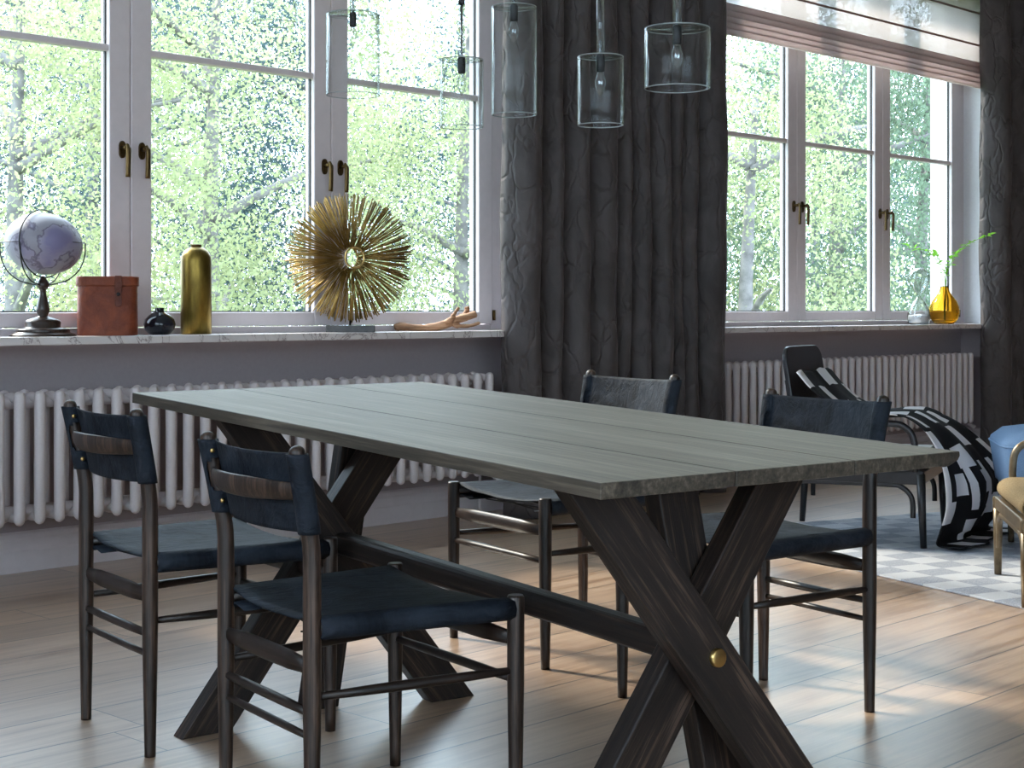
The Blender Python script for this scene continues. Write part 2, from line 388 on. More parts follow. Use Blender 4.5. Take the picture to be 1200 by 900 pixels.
def thing(name, label, cat, loc=(0, 0, 0), rz=0.0, group=None):
    o = bpy.data.objects.new(name, None); C.objects.link(o); o.empty_display_size = 0.1
    o.location = loc; o.rotation_euler = (0, 0, rz); o['label'] = label; o['category'] = cat
    if group: o['group'] = group
    return o
def struct(o): o['kind'] = 'structure'; return o
def align(p0, p1):
    d = Vector(p1)-Vector(p0)
    q = d.to_track_quat('Z', 'Y')
    return Matrix.Translation(Vector(p0)) @ q.to_matrix().to_4x4(), d.length
def rod_part(name, p0, p1, radii, m, parent, seg=14, squash=None, roll=0.0):
    M4, L = align(p0, p1); M4 = M4 @ Matrix.Rotation(roll, 4, 'Z')
    n = len(radii); b = MB()
    b.tube([(0, 0, L*i/(n-1)) for i in range(n)], radii, seg, squash=squash)
    return b.build(name, m, parent, M4)
def copy_tree(o, parent=None):
    c = o.copy(); C.objects.link(c)
    if parent is not None: c.parent = parent
    for ch in o.children: copy_tree(ch, c)
    return c
def catmull(pts, k=6):
    P = [Vector(p) for p in pts]; out = []
    for i in range(len(P)-1):
        p0 = P[max(i-1, 0)]; p1 = P[i]; p2 = P[i+1]; p3 = P[min(i+2, len(P)-1)]
        for j in range(k):
            t = j/k
            out.append(0.5*((2*p1)+(-p0+p2)*t+(2*p0-5*p1+4*p2-p3)*t*t+(-p0+3*p1-3*p2+p3)*t**3))
    out.append(P[-1]); return out
RM = Matrix.Rotation(UA, 4, 'Z')         # room frame: local x = u, y = n

# ------------------------------------------------------------------ room shell
def room_part(name, boxes, m, bevel=0.0):
    b = MB()
    for a, c in boxes: b.box(a, c)
    o = b.build(name, m, None, RM, bevel); return struct(o)
U0, U1, N0 = -2.6, 12.6, -3.6
b = MB(); b.box((U0-.2, N0-.2, -0.2), (U1+.2, NICHE+.05, 0.0)); struct(b.build('floor', M['floor'], None, RM))
room_part('ceiling', [((U0-.2, N0-.2, CEIL), (U1+.2, WFAR, CEIL+.2))], M['ceiling'])
niche = []
for a, c in (W1, W2):
    niche += [((a, NICHE, -0.2), (c, WFAR, SILL_Z-0.031)), ((a, FRAME, HEAD_Z), (c, WFAR, CEIL))]
piers = [((U0-.2, PIER, -0.2), (W1[0], WFAR, CEIL)), ((W1[1], PIER, -0.2), (W2[0], WFAR, CEIL)), ((W2[1], PIER, -0.2), (U1+.2, WFAR, CEIL))]
heads = [((a, PIER, HEAD_Z), (c, FRAME, CEIL)) for a, c in (W1, W2)]
b = MB()
for a, c in niche + piers + heads: b.box(a, c)
wf = b.build('wall_front', M['wall'], None, RM)
struct(wf)
# white plaster linings of the window reveals, inside and out
b = MB()
for a, c in (W1, W2):
    b.box((a-0.001, PIER+0.002, SILL_Z-0.02), (a+0.006, WFAR+0.004, HEAD_Z)); b.box((c-0.006, PIER+0.002, SILL_Z-0.02), (c+0.001, WFAR+0.004, HEAD_Z))
struct(b.build('trim_1', M['wall_light'], None, RM))
room_part('wall_right', [((U1, N0-.2, -0.2), (U1+.2, PIER, CEIL))], M['wall'])
# left and back walls with their own windows (behind the camera)
room_part('wall_left', [((U0-.2, N0-.2, -.2), (U0, PIER, 0.88)), ((U0-.2, N0-.2, 3.0), (U0, PIER, CEIL)), ((U0-.2, N0-.2, .88), (U0, -2.4, 3.0)), ((U0-.2, 3.2, .88), (U0, PIER, 3.0))], M['wall'])
room_part('wall_back', [((U0, N0-.2, -.2), (U1, N0, 0.5)), ((U0, N0-.2, 3.0), (U1, N0, CEIL)), ((U0, N0-.2, .5), (-2.0, N0, 3.0)), ((1.5, N0-.2, .5), (U1, N0, 3.0))], M['wall'])
# baseboards with a stepped profile
def baseboard(name, segs):
    b = MB()
    for (ua, na, ub, nb) in segs:
        d = Vector((ub-ua, nb-na, 0)); L = d.length; d.normalize(); nrm = Vector((d.y, -d.x, 0))
        prof = [(0, 0), (0.020, 0), (0.020, 0.075), (0.016, 0.082), (0.016, 0.118), (0.011, 0.126), (0.011, 0.142), (0.003, 0.15), (0, 0.15)]
        vs = []
        for t in (0, L):
            for o_, z in prof: vs.append(Vector((ua, na, 0)) + d*t + nrm*o_ + Vector((0, 0, z)))
        k = len(prof)
        b.add(vs, [(i, i+1, k+i+1, k+i) for i in range(k-1)] + [tuple(range(k)), tuple(reversed(range(k, 2*k)))])
    return struct(b.build(name, M['base_white'], None, RM))
baseboard('baseboard_front', [(W1[0], NICHE, W1[1], NICHE), (W2[0], NICHE, W2[1], NICHE), (W1[1], NICHE, W1[1], PIER), (W2[1], NICHE, W2[1], PIER),
                              (W1[1], PIER, W2[0], PIER), (W2[1], PIER, U1, PIER), (U0, PIER, W1[0], PIER)])
baseboard('baseboard_right', [(U1, PIER, U1, N0)])

# ------------------------------------------------------------------ windows
def make_handle(parent, uo):
    # rosette, neck and hanging lever
    h = MB()
    ros = [(0.0135*math.cos(a), 0.032*math.sin(a)) for a in [2*PI*i/20 for i in range(20)]]
    ros = [(x, z + (0.012 if z > 0 else -0.012)) for x, z in ros]
    Mx = Matrix.Translation((uo, FRAME, 1.598)) @ Matrix.Rotation(PI/2, 4, 'X')
    h.prism(ros, 0.0, 0.009, Mx)
    h.tube([(uo, FRAME-.006, 1.606), (uo, FRAME-.042, 1.606)], 0.0085, 12)
    o = h.build('handle', M['dark_brass'], parent, None, 0.002)
    l = MB(); l.tube(catmull([(uo, FRAME-.040, 1.617), (uo, FRAME-.048, 1.600), (uo, FRAME-.049, 1.57), (uo, FRAME-.047, 1.49)], 5), [0.007]*5+[0.0105]*11, 14, squash=(1.0, .75))
    return l.build('lever', M['dark_brass'], o)
def make_window(idx, opening, bounds, handles):
    a, c = opening
    w = bpy.data.objects.new('window_%d' % idx, None); C.objects.link(w); w.matrix_world = RM; struct(w)
    f = MB(); d0, d1 = FRAME+.006, FRAME+.085
    f.box((a, d0, SILL_Z-.003), (bounds[0], d1, HEAD_Z)); f.box((bounds[-1], d0, SILL_Z-.003), (c, d1, HEAD_Z))
    f.box((bounds[0], d0, SILL_Z-.003), (bounds[-1], d1, 0.905)); f.box((bounds[0], d0, 3.16), (bounds[-1], d1, HEAD_Z))
    f.build('outer_frame', M['frame_white'], w, None, 0.004)
    for i in range(len(bounds)-1):
        l, r = bounds[i]+.0015, bounds[i+1]-.0015; st = 0.094; zb, zt = 0.908, 3.157; gb, gt = 0.966, 3.08
        s = MB(); y0, y1 = FRAME-.012, FRAME+.05
        for q in (((l, y0, zb), (l+st, y1, zt)), ((r-st, y0, zb), (r, y1, zt)), ((l+st, y0, zb), (r-st, y1, gb)), ((l+st, y0, gt), (r-st, y1, zt))): s.box(*q)
        so = s.build('sash', M['frame_white'], w, None, 0.005)
        g = MB(); gl, gr = l+st, r-st
        yg = FRAME+.018
        for q in (((gl-.001, yg-.006, gb), (gl+.005, yg+.006, gt)), ((gr-.005, yg-.006, gb), (gr+.001, yg+.006, gt)), ((gl, yg-.006, gb-.001), (gr, yg+.006, gb+.005)), ((gl, yg-.006, gt-.005), (gr, yg+.006, gt+.001))): g.box(*q)
        g.build('gasket', M['gasket'], so)
        p = MB(); p.box((gl, yg-.002, gb), (gr, yg+.002, gt)); p.build('pane', M['pane'], so)
        mu = MB(); mu.box((gl-.002, FRAME-.004, 1.979), (gr+.002, yg-.003, 2.005)); mu.box((gl, yg+.003, 1.979), (gr, yg+.02, 2.005)); mu.build('muntin', M['frame_white'], so, None, 0.003)
        hs = handles[i]
        for hx in hs: make_handle_flat(so, hx(l, r, st))
        if i == len(bounds)-2:
            k = MB(); k.tube([(r+.006, FRAME-.014, 0.925), (r+.006, FRAME-.014, 0.975)], 0.008, 12); k.build('hinge', M['dark_brass'], so)
    return w
def make_handle_flat(parent, uo):
    # rosette, neck and lever joined into one handle (a sub-part of its sash)
    h = MB()
    ros = [(0.0135*math.cos(a), 0.022*math.sin(a) + (0.012 if math.sin(a) > 0 else -0.012)) for a in [2*PI*(i+.5)/20 for i in range(20)]]
    h.prism(ros, 0.0, 0.009, Matrix.Translation((uo, FRAME-.012, 1.600)) @ Matrix.Rotation(PI/2, 4, 'X'))
    h.tube([(uo, FRAME-.016, 1.606), (uo, FRAME-.054, 1.606)], 0.0085, 12)
    pts = catmull([(uo, FRAME-.050, 1.617), (uo, FRAME-.060, 1.602), (uo, FRAME-.061, 1.57), (uo, FRAME-.058, 1.49)], 5)
    h.tube(pts, [0.0075]*5+[0.0105]*(len(pts)-5), 14, squash=(1.0, .75))
    h.build('handle', M['dark_brass'], parent)
LH = lambda l, r, st: l+.046
RH = lambda l, r, st: r-.040
b1 = (2.395, 3.4085, 4.422, 5.433)
win1 = make_window(1, W1, b1, [(RH,), (LH, RH), (LH,)])
b2 = (7.057, 8.064, 9.060, 10.077)
win2 = make_window(2, W2, b2, [(RH,), (LH, RH), (LH,)])
for w, (a, c), e0, e1 in ((win1, W1, 0, 0), (win2, W2, 0, 0)):
    s = MB(); s.box((a+.004, 5.085, SILL_Z-.030), (c-.004, FRAME+.02, SILL_Z)); s.build('sill', M['marble'], w, None, 0.003)
# plain windows behind the camera
for idx, spans in ((3, [(-2.0, 1.5)]),):
    a, c = spans[0]
    w = bpy.data.objects.new('window_%d' % idx, None); C.objects.link(w); w.matrix_world = RM; struct(w)
    f = MB()
    k = 4
    for i in range(k+1):
        x = a + (c-a)*i/k; f.box((x-.05 if i else x, N0-.12, .5), (x+.05 if i < k else x, N0-.04, 3.0))
    f.box((a, N0-.115, .5), (c, N0-.045, .58)); f.box((a, N0-.115, 2.92), (c, N0-.045, 3.0)); f.box((a, N0-.1, 1.98), (c, N0-.05, 2.01))
    f.build('sash', M['frame_white'], w); p = MB(); p.box((a, N0-.085, .5), (c, N0-.08, 3.0)); p.build('pane', M['pane'], w)
w = bpy.data.objects.new('window_4', None); C.objects.link(w); w.matrix_world = RM; struct(w)
f = MB()
for i in range(6):
    y = -2.4 + 5.6*i/5; f.box((U0-.12, y-.05, .88), (U0-.04, y+.05, 3.0))
f.box((U0-.115, -2.4, .88), (U0-.045, 3.2, .96)); f.box((U0-.115, -2.4, 2.92), (U0-.045, 3.2, 3.0))
f.build('sash', M['frame_white'], w); p = MB(); p.box((U0-.085, -2.4, .88), (U0-.08, 3.2, 3.0)); p.build('pane', M['pane'], w)

# ------------------------------------------------------------------ radiators
def section_mesh():
    b = MB(); r = 0.0205; zt, zb = 0.685, 0.205
    for y in (0.0, 0.11):
        pr = [0.004, 0.012, 0.018, r, r, 0.018, 0.012, 0.004]; zz = [zb, zb+.004, zb+.012, zb+.026, zt-.024, zt-.010, zt-.003, zt]
        b.tube([(0, y, z) for z in zz], pr, 14)
    b.tube([(0, 0, zt-.03), (0, .055, zt-.024), (0, .11, zt-.03)], 0.019, 12); b.tube([(0, 0, zb+.03), (0, .055, zb+.026), (0, .11, zb+.03)], 0.019, 12)
    b.tube([(-.042, .06, zt-.042), (.042, .06, zt-.042)], 0.024, 14); b.tube([(-.042, .06, zb+.042), (.042, .06, zb+.042)], 0.024, 14)
    return b
def radiator(label, us, pipe_u, foot_n):
    t = thing('radiator', label, 'radiator', R(us[-1], 5.135, 0), UA, 'white column radiators under the windows')
    first = None
    for u in reversed(us):
        if first is None: first = section_mesh().build('column', M['rad_white'], t); o = first
        else: o = first.copy(); C.objects.link(o)
        o.location = (u-us[-1], 0, 0)
    du = pipe_u-us[-1]
    v = MB(); v.tube(catmull([(0.015, .06, .245), (du-.01, .06, .245), (du+.012, .05, .225), (du+.02, .03, .185)], 4), 0.011, 12)
    v.tube([(du+.012, .05, .20), (du+.028, .012, .168)], 0.014, 12); v.build('valve', M['rad_white'], t)
    p = MB(); p.tube([(du+.0, foot_n-5.135, .22), (du+.0, foot_n-5.135, 0.0)], 0.0075, 10); p.tube([(du+.0, foot_n-5.135, .22), (du, .06, .245)], .0075, 10); p.build('pipe', M['rad_white'], t)
    return t
radiator('white column radiator under the left window, behind the two leather chairs', [5.212-.0795*k for k in range(33)][::-1], 5.275, 5.26)
radiator('white column radiator under the right window, behind the black lounge chair', [9.875-.0797*k for k in range(36)][::-1], 9.935, 5.28)

# ------------------------------------------------------------------ curtains and blind
def curtain(label, valleys, n_mid, seed):
    rnd = random.Random(seed)
    t = thing('curtain', label, 'curtain', R(valleys[0], n_mid, 0), UA, 'dark velvet curtains')
    us = []; dd = []
    for i in range(len(valleys)-1):
        a, c = valleys[i], valleys[i+1]; amp = 0.125*rnd.uniform(.85, 1.1)*min(1.2, (c-a)/.16)
        for k in range(14):
            x = k/14; us.append(a + (c-a)*x); dd.append(0.04 - amp*abs(math.sin(PI*x))**0.8)
    us.append(valleys[-1]); dd.append(0.04)
    zs = [0.004 + (CEIL-0.02)*k/44 for k in range(45)]
    P = []
    for i, (u, d) in enumerate(zip(us, dd)):
        row = []
        for z in zs:
            wob = 0.006*math.sin(3.1*z + u*9 + seed) + 0.004*math.sin(9.0*z + u*23)
            row.append(Vector((u - valleys[0] + 0.006*math.sin(2.3*z+u*5), d + wob, z)))
        P.append(row)
    b = MB(); b.grid(P); b.build('drape', M['velvet'], t, None, 0, 0.004)
    r = MB(); r.tube([(-.05, 0, CEIL-.012), (valleys[-1]-valleys[0]+.05, 0, CEIL-.012)], .012, 10); r.build('rail', M['black_metal'], t)
    return t
curtain('dark brown velvet curtain hanging between the two windows', [5.255, 5.472, 5.612, 5.79, 6.02, 6.14, 6.283, 6.445, 6.56, 6.70, 6.94], 5.055, 1)
curtain('dark velvet curtain at the right edge of the room, right of the amber vase', [9.93, 10.17, 10.40, 10.60, 10.82, 11.05], 5.055, 2)
t = thing('roman_blind', 'pale sheer roman blind drawn down over the top of the right window', 'blind', R(6.88, 5.142, 0), UA)
LB = 10.125-6.88
b = MB()
P = [[Vector((LB*i/12, 0.004*math.sin(i*1.3), z)) for z in (2.60, 2.80, 3.0, 3.2, 3.40)] for i in range(13)]
b.grid(P); b.build('sheer_panel', M['sheer'], t, None, 0, 0.0015)
for k, z in enumerate((2.79, 3.01, 3.2)):
    b = MB(); b.box((0, -.006, z-.007), (LB, -.001, z+.007)); b.build('batten', M['batten'], t, None, .002)
for k in range(5):
    z1 = 2.672 - .0345*k; z0 = z1-.045; y = -.006-.004*k
    prof = [(y-.001, z0), (y-.007, z0+.003), (y-.006, z0+.02), (y-.001, z1), (y+.003, z1), (y+.002, z0+.004)]
    b = MB(); b.grid([[Vector((LB*i/6, yy, zz)) for yy, zz in prof] for i in range(7)], True)
    b.build('fold', M['linen'], t, None, 0, .0012)
b = MB(); b.box((0, -.012, 3.36), (LB, .016, 3.419)); b.build('head_rail', M['frame_white'], t)

# ------------------------------------------------------------------ dining table
TX, TY, TA = -0.056, 3.292, -0.947
T1, T2 = -0.0149, 0.0291
TL, TW, TH, TT = 1.79, 0.826, 0.75, 0.025
ut = Vector((math.cos(TA), math.sin(TA), 0)); vt = Vector((-math.sin(TA), math.cos(TA), 0)); tv = Vector((T1, T2, 0))
ex = (ut + Vector((0, 0, tv.dot(ut)))).normalized(); ey = (vt + Vector((0, 0, tv.dot(vt)))); ey = (ey - ex*ey.dot(ex)).normalized(); ez = ex.cross(ey)
RT = Matrix((ex, ey, ez)).transposed().to_4x4()
torg = Vector((TX, TY, TH)) - ez*TH
t = thing('dining_table', 'long dark oak dining table with three-board top and crossed beam legs', 'table')
t.matrix_world = Matrix.Translation(torg) @ RT
TM = Matrix.Translation(torg) @ RT
edges = [(-.413, -.1400), (-.1370, .1365), (.1395, .413)]
for i, (y0, y1) in enumerate(edges):
    b = MB()
    if i == 2:
        pr = [(y0, TH), (y0, TH-TT), (y1-.03, TH-TT), (y1-.006, TH-TT+.009), (y1, TH-.008), (y1-.002, TH)]
    elif i == 0: pr = [(y0, TH), (y0, TH-TT), (y1, TH-TT), (y1, TH)]
    else: pr = [(y0, TH), (y0, TH-TT), (y1, TH-TT), (y1, TH)]
    k = len(pr); ns = 2
    vs = [Vector((x, y, z)) for x in (-TL/2, TL/2) for y, z in pr]
    b.add(vs, [tuple(range(k)), tuple(reversed(range(k, 2*k)))] + [(j, k+j, k+(j+1) % k, (j+1) % k) for j in range(k)])
    o = b.build('board', M['top_wood'], t, None, 0.0018); o.location = (0, 0, 0)
for x in (-.4, .4):
    b = MB(); b.box((x-.03, -.30, TH-TT-.018), (x+.03, .30, TH-TT)); b.build('cleat', M['beam_wood'], t)
# trestles: three beams crossing at a hub
up_w = TM.to_3x3().inverted() @ Vector((0, 0, 1))      # world up in table space
def floor_z(P): return (TM @ P).z
def beam(hub, d, w, th, name='leg'):
    # d points down; w across inside the trestle plane, th along the table
    d = Vector(d).normalized()
    nrm = Vector((1, 0, 0)); nrm = (nrm - d*nrm.dot(d)).normalized(); wd = d.cross(nrm)
    M4 = Matrix.Translation(hub) @ Matrix((nrm, wd, -d)).transposed().to_4x4()
    inv = M4.inverted(); vs = []
    for (a, c) in ((-th/2, -w/2), (th/2, -w/2), (th/2, w/2), (-th/2, w/2)):
        base = hub + nrm*a + wd*c
        k = ((TH-TT) - base.z)/d.z; top = base + d*k
        g0 = floor_z(base); g1 = floor_z(base + d); k2 = -g0/(g1-g0); bot = base + d*k2
        vs += [inv @ bot, inv @ top]
    b = MB(); b.add([vs[0], vs[2], vs[4], vs[6], vs[1], vs[3], vs[5], vs[7]], [(0,3,2,1),(4,5,6,7),(0,1,5,4),(1,2,6,5),(2,3,7,6),(3,0,4,7)])
    return b.build(name, M['beam_wood'], t, M4, 0.003)
HZ = 0.385
for s0, bt0, bk in ((-.66, .063, -.2), (.65, .058, .165)):
    beam(Vector((s0+.052, -.01, HZ)), (.09, 0.76, -1), 0.100, 0.045)
    beam(Vector((s0, -.02, HZ)), (.09, -0.81, -1), 0.100, 0.045)
    beam(Vector((s0-.052, bt0, HZ)), (.09, bk, -1), 0.092, 0.045)
    nb = Vector((1, 0, 0.09)).normalized()
    q = nb.to_track_quat('Z', 'Y').to_matrix().to_4x4()
    b = MB(); b.lathe([(0, .0085), (.0145, .0088), (.0162, .0075), (.0165, 0), (.0165, -.03), (0, -.03)], 28)
    b.build('bolt', M['brass'], t, Matrix.Translation((s0+.052+.0225-.001, -.010, HZ+.014)) @ q)
b = MB(); b.box((-.026, -.026, 0), (.026, .026, 1.36))
b.build('stretcher', M['beam_wood'], t, Matrix.Translation((-.70, 0, HZ+.01)) @ Matrix.Rotation(PI/2, 4, 'Y'), 0.014, 0, 3)

# ------------------------------------------------------------------ dining chairs
WR, WF, DP, BT, HT, HS, WT = .386, .4745, .4245, .039, .766, .45, .406
def post_path(sx):
    x0, x1 = sx*WR/2, sx*WT/2
    pts = [(x0, 0, 0), (x0, 0, .06), (x0, 0, .30), (x0, 0, .50), (x0+sx*.0005, -.001, .56), (x0+(x1-x0)*.3, -.008, .61), (x0+(x1-x0)*.6, -.021, .68), (x1, -BT+.003, .752)]
    return catmull(pts, 4)
def post_center(sx, z):
    P = post_path(sx)
    for a, c in zip(P[:-1], P[1:]):
        if a.z <= z <= c.z and c.z > a.z:
            k = (z-a.z)/(c.z-a.z); return a.lerp(c, k)
    return P[-1].copy()
def make_chair(label):
    t = thing('dining_chair', label, 'chair', group='dark oak dining chairs with navy leather')
    Mw, Ml = M['chair_wood'], M['leather']
    for sx in (-1, 1):
        P = post_path(sx); rad = []
        for p in P:
            z = p.z; rad.append(0.0122 + .0052*min(1, z/.28) if z < .5 else 0.0174 - .0022*max(0, (z-.5)/.25))
        top = P[-1]; dr = (P[-1]-P[-2]).normalized(); P2 = list(P); r2 = list(rad)
        for k in range(1, 6):
            a = k*PI/10; P2.append(top + dr*(.0125*math.sin(a))); r2.append(max(.0008, .0152*math.cos(a)))
        b = MB(); b.tube(P2, r2, 18); b.build('leg', Mw, t)
    for sx in (-1, 1):
        xf = sx*WF/2
        b = MB(); zz = [0, .03, .12, .28, .40, HS-.004, HS]; rr = [.0120, .0126, .0145, .0170, .0174, .0172, .0150]
        b.tube([(0, 0, z) for z in zz], rr, 18); b.build('leg', Mw, t, Matrix.Translation((xf, DP, 0)))
    # rungs
    L, Rr = -WR/2, WR/2
    rod_part('rail', (L, 0, .351), (Rr, 0, .351), [.013, .0195, .020, .0195, .013], Mw, t, 16, squash=(1.0, .5))
    rod_part('rung', (L, 0, .267), (Rr, 0, .267), [.0075, .0095, .0098, .0095, .0075], Mw, t)
    rod_part('rung', (L, 0, .222), (Rr, 0, .222), [.006, .0075, .0078, .0075, .006], Mw, t)
    rod_part('rail', (-WF/2, DP, .363), (WF/2, DP, .363), [.013, .0195, .020, .0195, .013], Mw, t, 16, squash=(1.0, .5))
    rod_part('rung', (-WF/2, DP, .283), (WF/2, DP, .283), [.0075, .0095, .0098, .0095, .0075], Mw, t)
    for sx in (-1, 1): rod_part('rung', (sx*WR/2, 0, .297), (sx*WF/2, DP, .302), [.007, .0095, .0105, .0095, .007], Mw, t)
    for sx in (-1, 1): rod_part('seat_rail', (sx*WR/2, 0, .424), (sx*WF/2, DP, .424), [.013, .0165, .0165, .0165, .013], Mw, t)
    # slung leather seat
    P = []
    for j in range(13):
        v = j/12; y = .011 + (DP-.022)*v; hw = (WR + (WF-WR)*(y/DP))/2; row = []
        rr = .021
        prof = []
        for k in range(7):
            a = -PI*.86 + (PI*.86+PI/2)*k/6        # round the rail, underside to top
            prof.append((hw + rr*math.cos(a)*1.0 if True else 0, .424 + rr*math.sin(a)))
        prof.insert(0, (hw-.07, .424-rr+.003))
        right = [(x, z) for x, z in prof]
        sag = .020 - .006*math.sin(PI*v)
        mid = []
        n = 13
        for k in range(1, n):
            s = 1-2*k/n
            mid.append((s*hw, .445 - sag*(1-s*s)**.8 + .0016*math.sin(9*s+5*v)*math.sin(7*v+2*s)))
        line = right + mid + [(-x, z) for x, z in reversed(right)]
        P.append([Vector((x, y, z)) for x, z in line])
    b = MB(); b.grid(P); seat = b.build('seat', Ml, t, None, 0, .0035)
    b = MB()
    for k in range(6):
        ya = .05 + k*.062; b.tube([(-.125, ya, .408), (.13, ya+.022, .408)], .0018, 6); b.tube([(-.125, ya+.03, .408), (.13, ya-.005, .408)], .0018, 6)
    b.build('lacing', M['cable'], seat)
    tk = None
    for sx in (-1, 1):
        for k in range(5):
            y = .035+.085*k; hw = (WR + (WF-WR)*(y/DP))/2
            if tk is None:
                b = MB(); b.lathe([(0, 0), (.003, .0005), (.004, .0015)], 8); tk = b.build('tack', M['brass'], seat); o = tk
            else: o = tk.copy(); C.objects.link(o)
            o.location = (sx*(hw-.004), y, .4005)
    # curved back slat
    pl, pr_ = post_center(-1, .678), post_center(1, .678)
    P = []
    for k in range(13):
        s = k/12; q = pl.lerp(pr_, s); bow = -.050*(1-(2*s-1)**2); h = .0215*(0.72+.28*min(1, 3*min(s, 1-s)))
        ring = []
        for a in range(12):
            th = 2*PI*a/12; ring.append(q + Vector((0, bow + .0075*math.cos(th) - .19*h*math.sin(th), h*math.sin(th))))
        P.append(ring + [ring[0]])
    b = MB(); b.grid(P); b.build('back_slat', Mw, t)
    # leather back: sleeves round the posts with a scalloped opening for the slat, and the panel between
    zs = [.600 + .149*k/20 for k in range(21)]; na = 36; sl = MB()
    for sx in (-1, 1):
        ring = []
        for z in zs:
            c = post_center(sx, z); r = .0200
            ring.append([Vector((c.x + r*math.cos(2*PI*k/na), c.y + r*math.sin(2*PI*k/na), z + 0.0)) for k in range(na)])
        vs = [p for row in ring for p in row]; fs = []
        for i in range(20):
            zc = (zs[i]+zs[i+1])/2
            for k in range(na):
                q = (k+1) % na; ang = 2*PI*(k+.5)/na
                inner = math.atan2(math.sin(ang), -sx*math.cos(ang))   # 0 at the inner side of the post
                hole = abs(inner) < 1.25 and abs(zc-.677) < .034*math.cos(inner*.72)
                if not hole: fs.append((i*na+k, i*na+q, (i+1)*na+q, (i+1)*na+k))
        sl.add(vs, fs, True)
    P = []
    for i, z in enumerate(zs):
        a = post_center(-1, z); c = post_center(1, z); row = []
        for k in range(17):
            s = k/16; q = a.lerp(c, s)
            row.append(Vector((q.x, q.y + .0172 - .034*(1-(2*s-1)**2)**.8, z - .004*(1-(2*s-1)**2))))
        P.append(row)
    sl.grid(P); brest = sl.build('backrest', Ml, t, None, 0, .003)
    rv = None
    for sx in (-1, 1):
        for z in (.727, .625):
            c = post_center(sx, z)
            if rv is None:
                b = MB(); b.lathe([(.0052, -.001), (.0050, .0015), (.003, .003), (0, .0035)], 14); rv = b.build('rivet', M['brass'], brest); o = rv
            else: o = rv.copy(); C.objects.link(o)
            o.matrix_local = Matrix.Translation((c.x - sx*.0212, c.y-.004, z)) @ Matrix.Rotation(-sx*PI/2, 4, 'Y')
    return t
chair0 = make_chair('dark oak chair with navy leather seat, left end of table, in front of the radiator')
poses = [(-.903, 3.587, -.948, .9965, None),
         (-.460, 2.945, -.9735, .9640, 'dark oak chair with navy leather seat, nearest to the camera, back turned'),
         (.328, 4.706, 2.139, 1.0327, 'dark oak chair across the table, its leather back against the tall brown curtain'),
         (.766, 3.979, 2.128, 1.0046, 'dark oak chair across the table at its right end, before the black lounge chair')]
for i, (x, y, a, s, lab) in enumerate(poses):
    o = chair0 if i == 0 else copy_tree(chair0)
    o.location = (x, y, 0); o.rotation_euler = (0, 0, a); o.scale = (s, s, s)
    if lab: o['label'] = lab

# ------------------------------------------------------------------ pendants
pend = [(-.615, 4.068, .0597, 1.717, 1.911, 'clear glass pendant lamp at the far left end of the row, cut by the frame'),
        (-.379, 3.741, .0640, 1.487, 1.680, 'wide clear glass pendant lamp second from the left, before the window mullion'),
        (-.108, 3.364, .0466, 1.367, 1.512, 'small low clear glass pendant lamp in front of the window edge, third in the row'),
        (.004, 3.208, .0462, 1.374, 1.595, 'tall narrow clear glass pendant lamp at the curtain edge, fourth in the row'),
        (.168, 2.980, .0437, 1.326, 1.457, 'small clear glass pendant lamp before the brown curtain, second from the right'),
        (.295, 2.804, .0587, 1.371, 1.479, 'short wide clear glass pendant lamp at the right end of the row')]
for x, y, r, zb, zt, lab in pend:
    t = thing('pendant_lamp', lab, 'lamp', (x, y, zb), 0, 'clear glass pendant lamps above the table')
    H = zt-zb; w = .0022; b = MB()
    b.lathe([(r-w, 0), (r-w*.3, -.0006), (r, .0008), (r, H-.001), (r-.001, H), (.0065, H), (.0065, H-.0022), (r-w, H-.0022), (r-w, 0)], 64)
    gs = b.build('glass_shade', M['glass'], t)
    for zz in (.0004, H-.0008):
        b = MB(); b.tube([((r-.0010)*math.cos(q), (r-.0010)*math.sin(q), zz) for q in [2*PI*i/64 for i in range(64)]], .0011, 6, closed=True); b.build('rim', M['rim'], gs)
    b = MB(); b.lathe([(0, H+.004), (.0075, H+.004), (.0085, H+.001), (.0085, H-.028), (.0065, H-.030), (0, H-.030)], 20); sk = b.build('socket', M['black_metal'], t)
    b = MB(); b.lathe([(.0055, H-.030), (.0072, H-.036), (.0102, H-.047), (.0096, H-.056), (.0062, H-.067), (.0024, H-.075), (0, H-.077)], 24)
    bu = b.build('bulb', M['bulb'], t)
    b = MB(); b.tube([(.001, 0, H-.03), (.002, 0, H-.045), (-.002, 0, H-.056), (0, 0, H-.05)], .0006, 6); b.build('filament', M['dark_metal'], bu)
    b = MB(); b.lathe([(.0048, H+.004), (.0072, H+.004), (.0072, H+.118), (.0048, H+.118), (.0048, H+.004)], 20); b.build('glass_tube', M['tube'], t)
    b = MB(); b.tube([(0, 0, H), (0, 0, CEIL-zb-.02)], .0022, 8); b.lathe([(0, H+.128), (.0065, H+.128), (.0075, H+.124), (.0075, H+.118), (0, H+.118)], 16); b.build('cable', M['cable'], t)
    b = MB(); b.lathe([(0, CEIL-zb), (.04, CEIL-zb), (.04, CEIL-zb-.02), (0, CEIL-zb-.022)], 24); b.build('ceiling_cap', M['black_metal'], t)

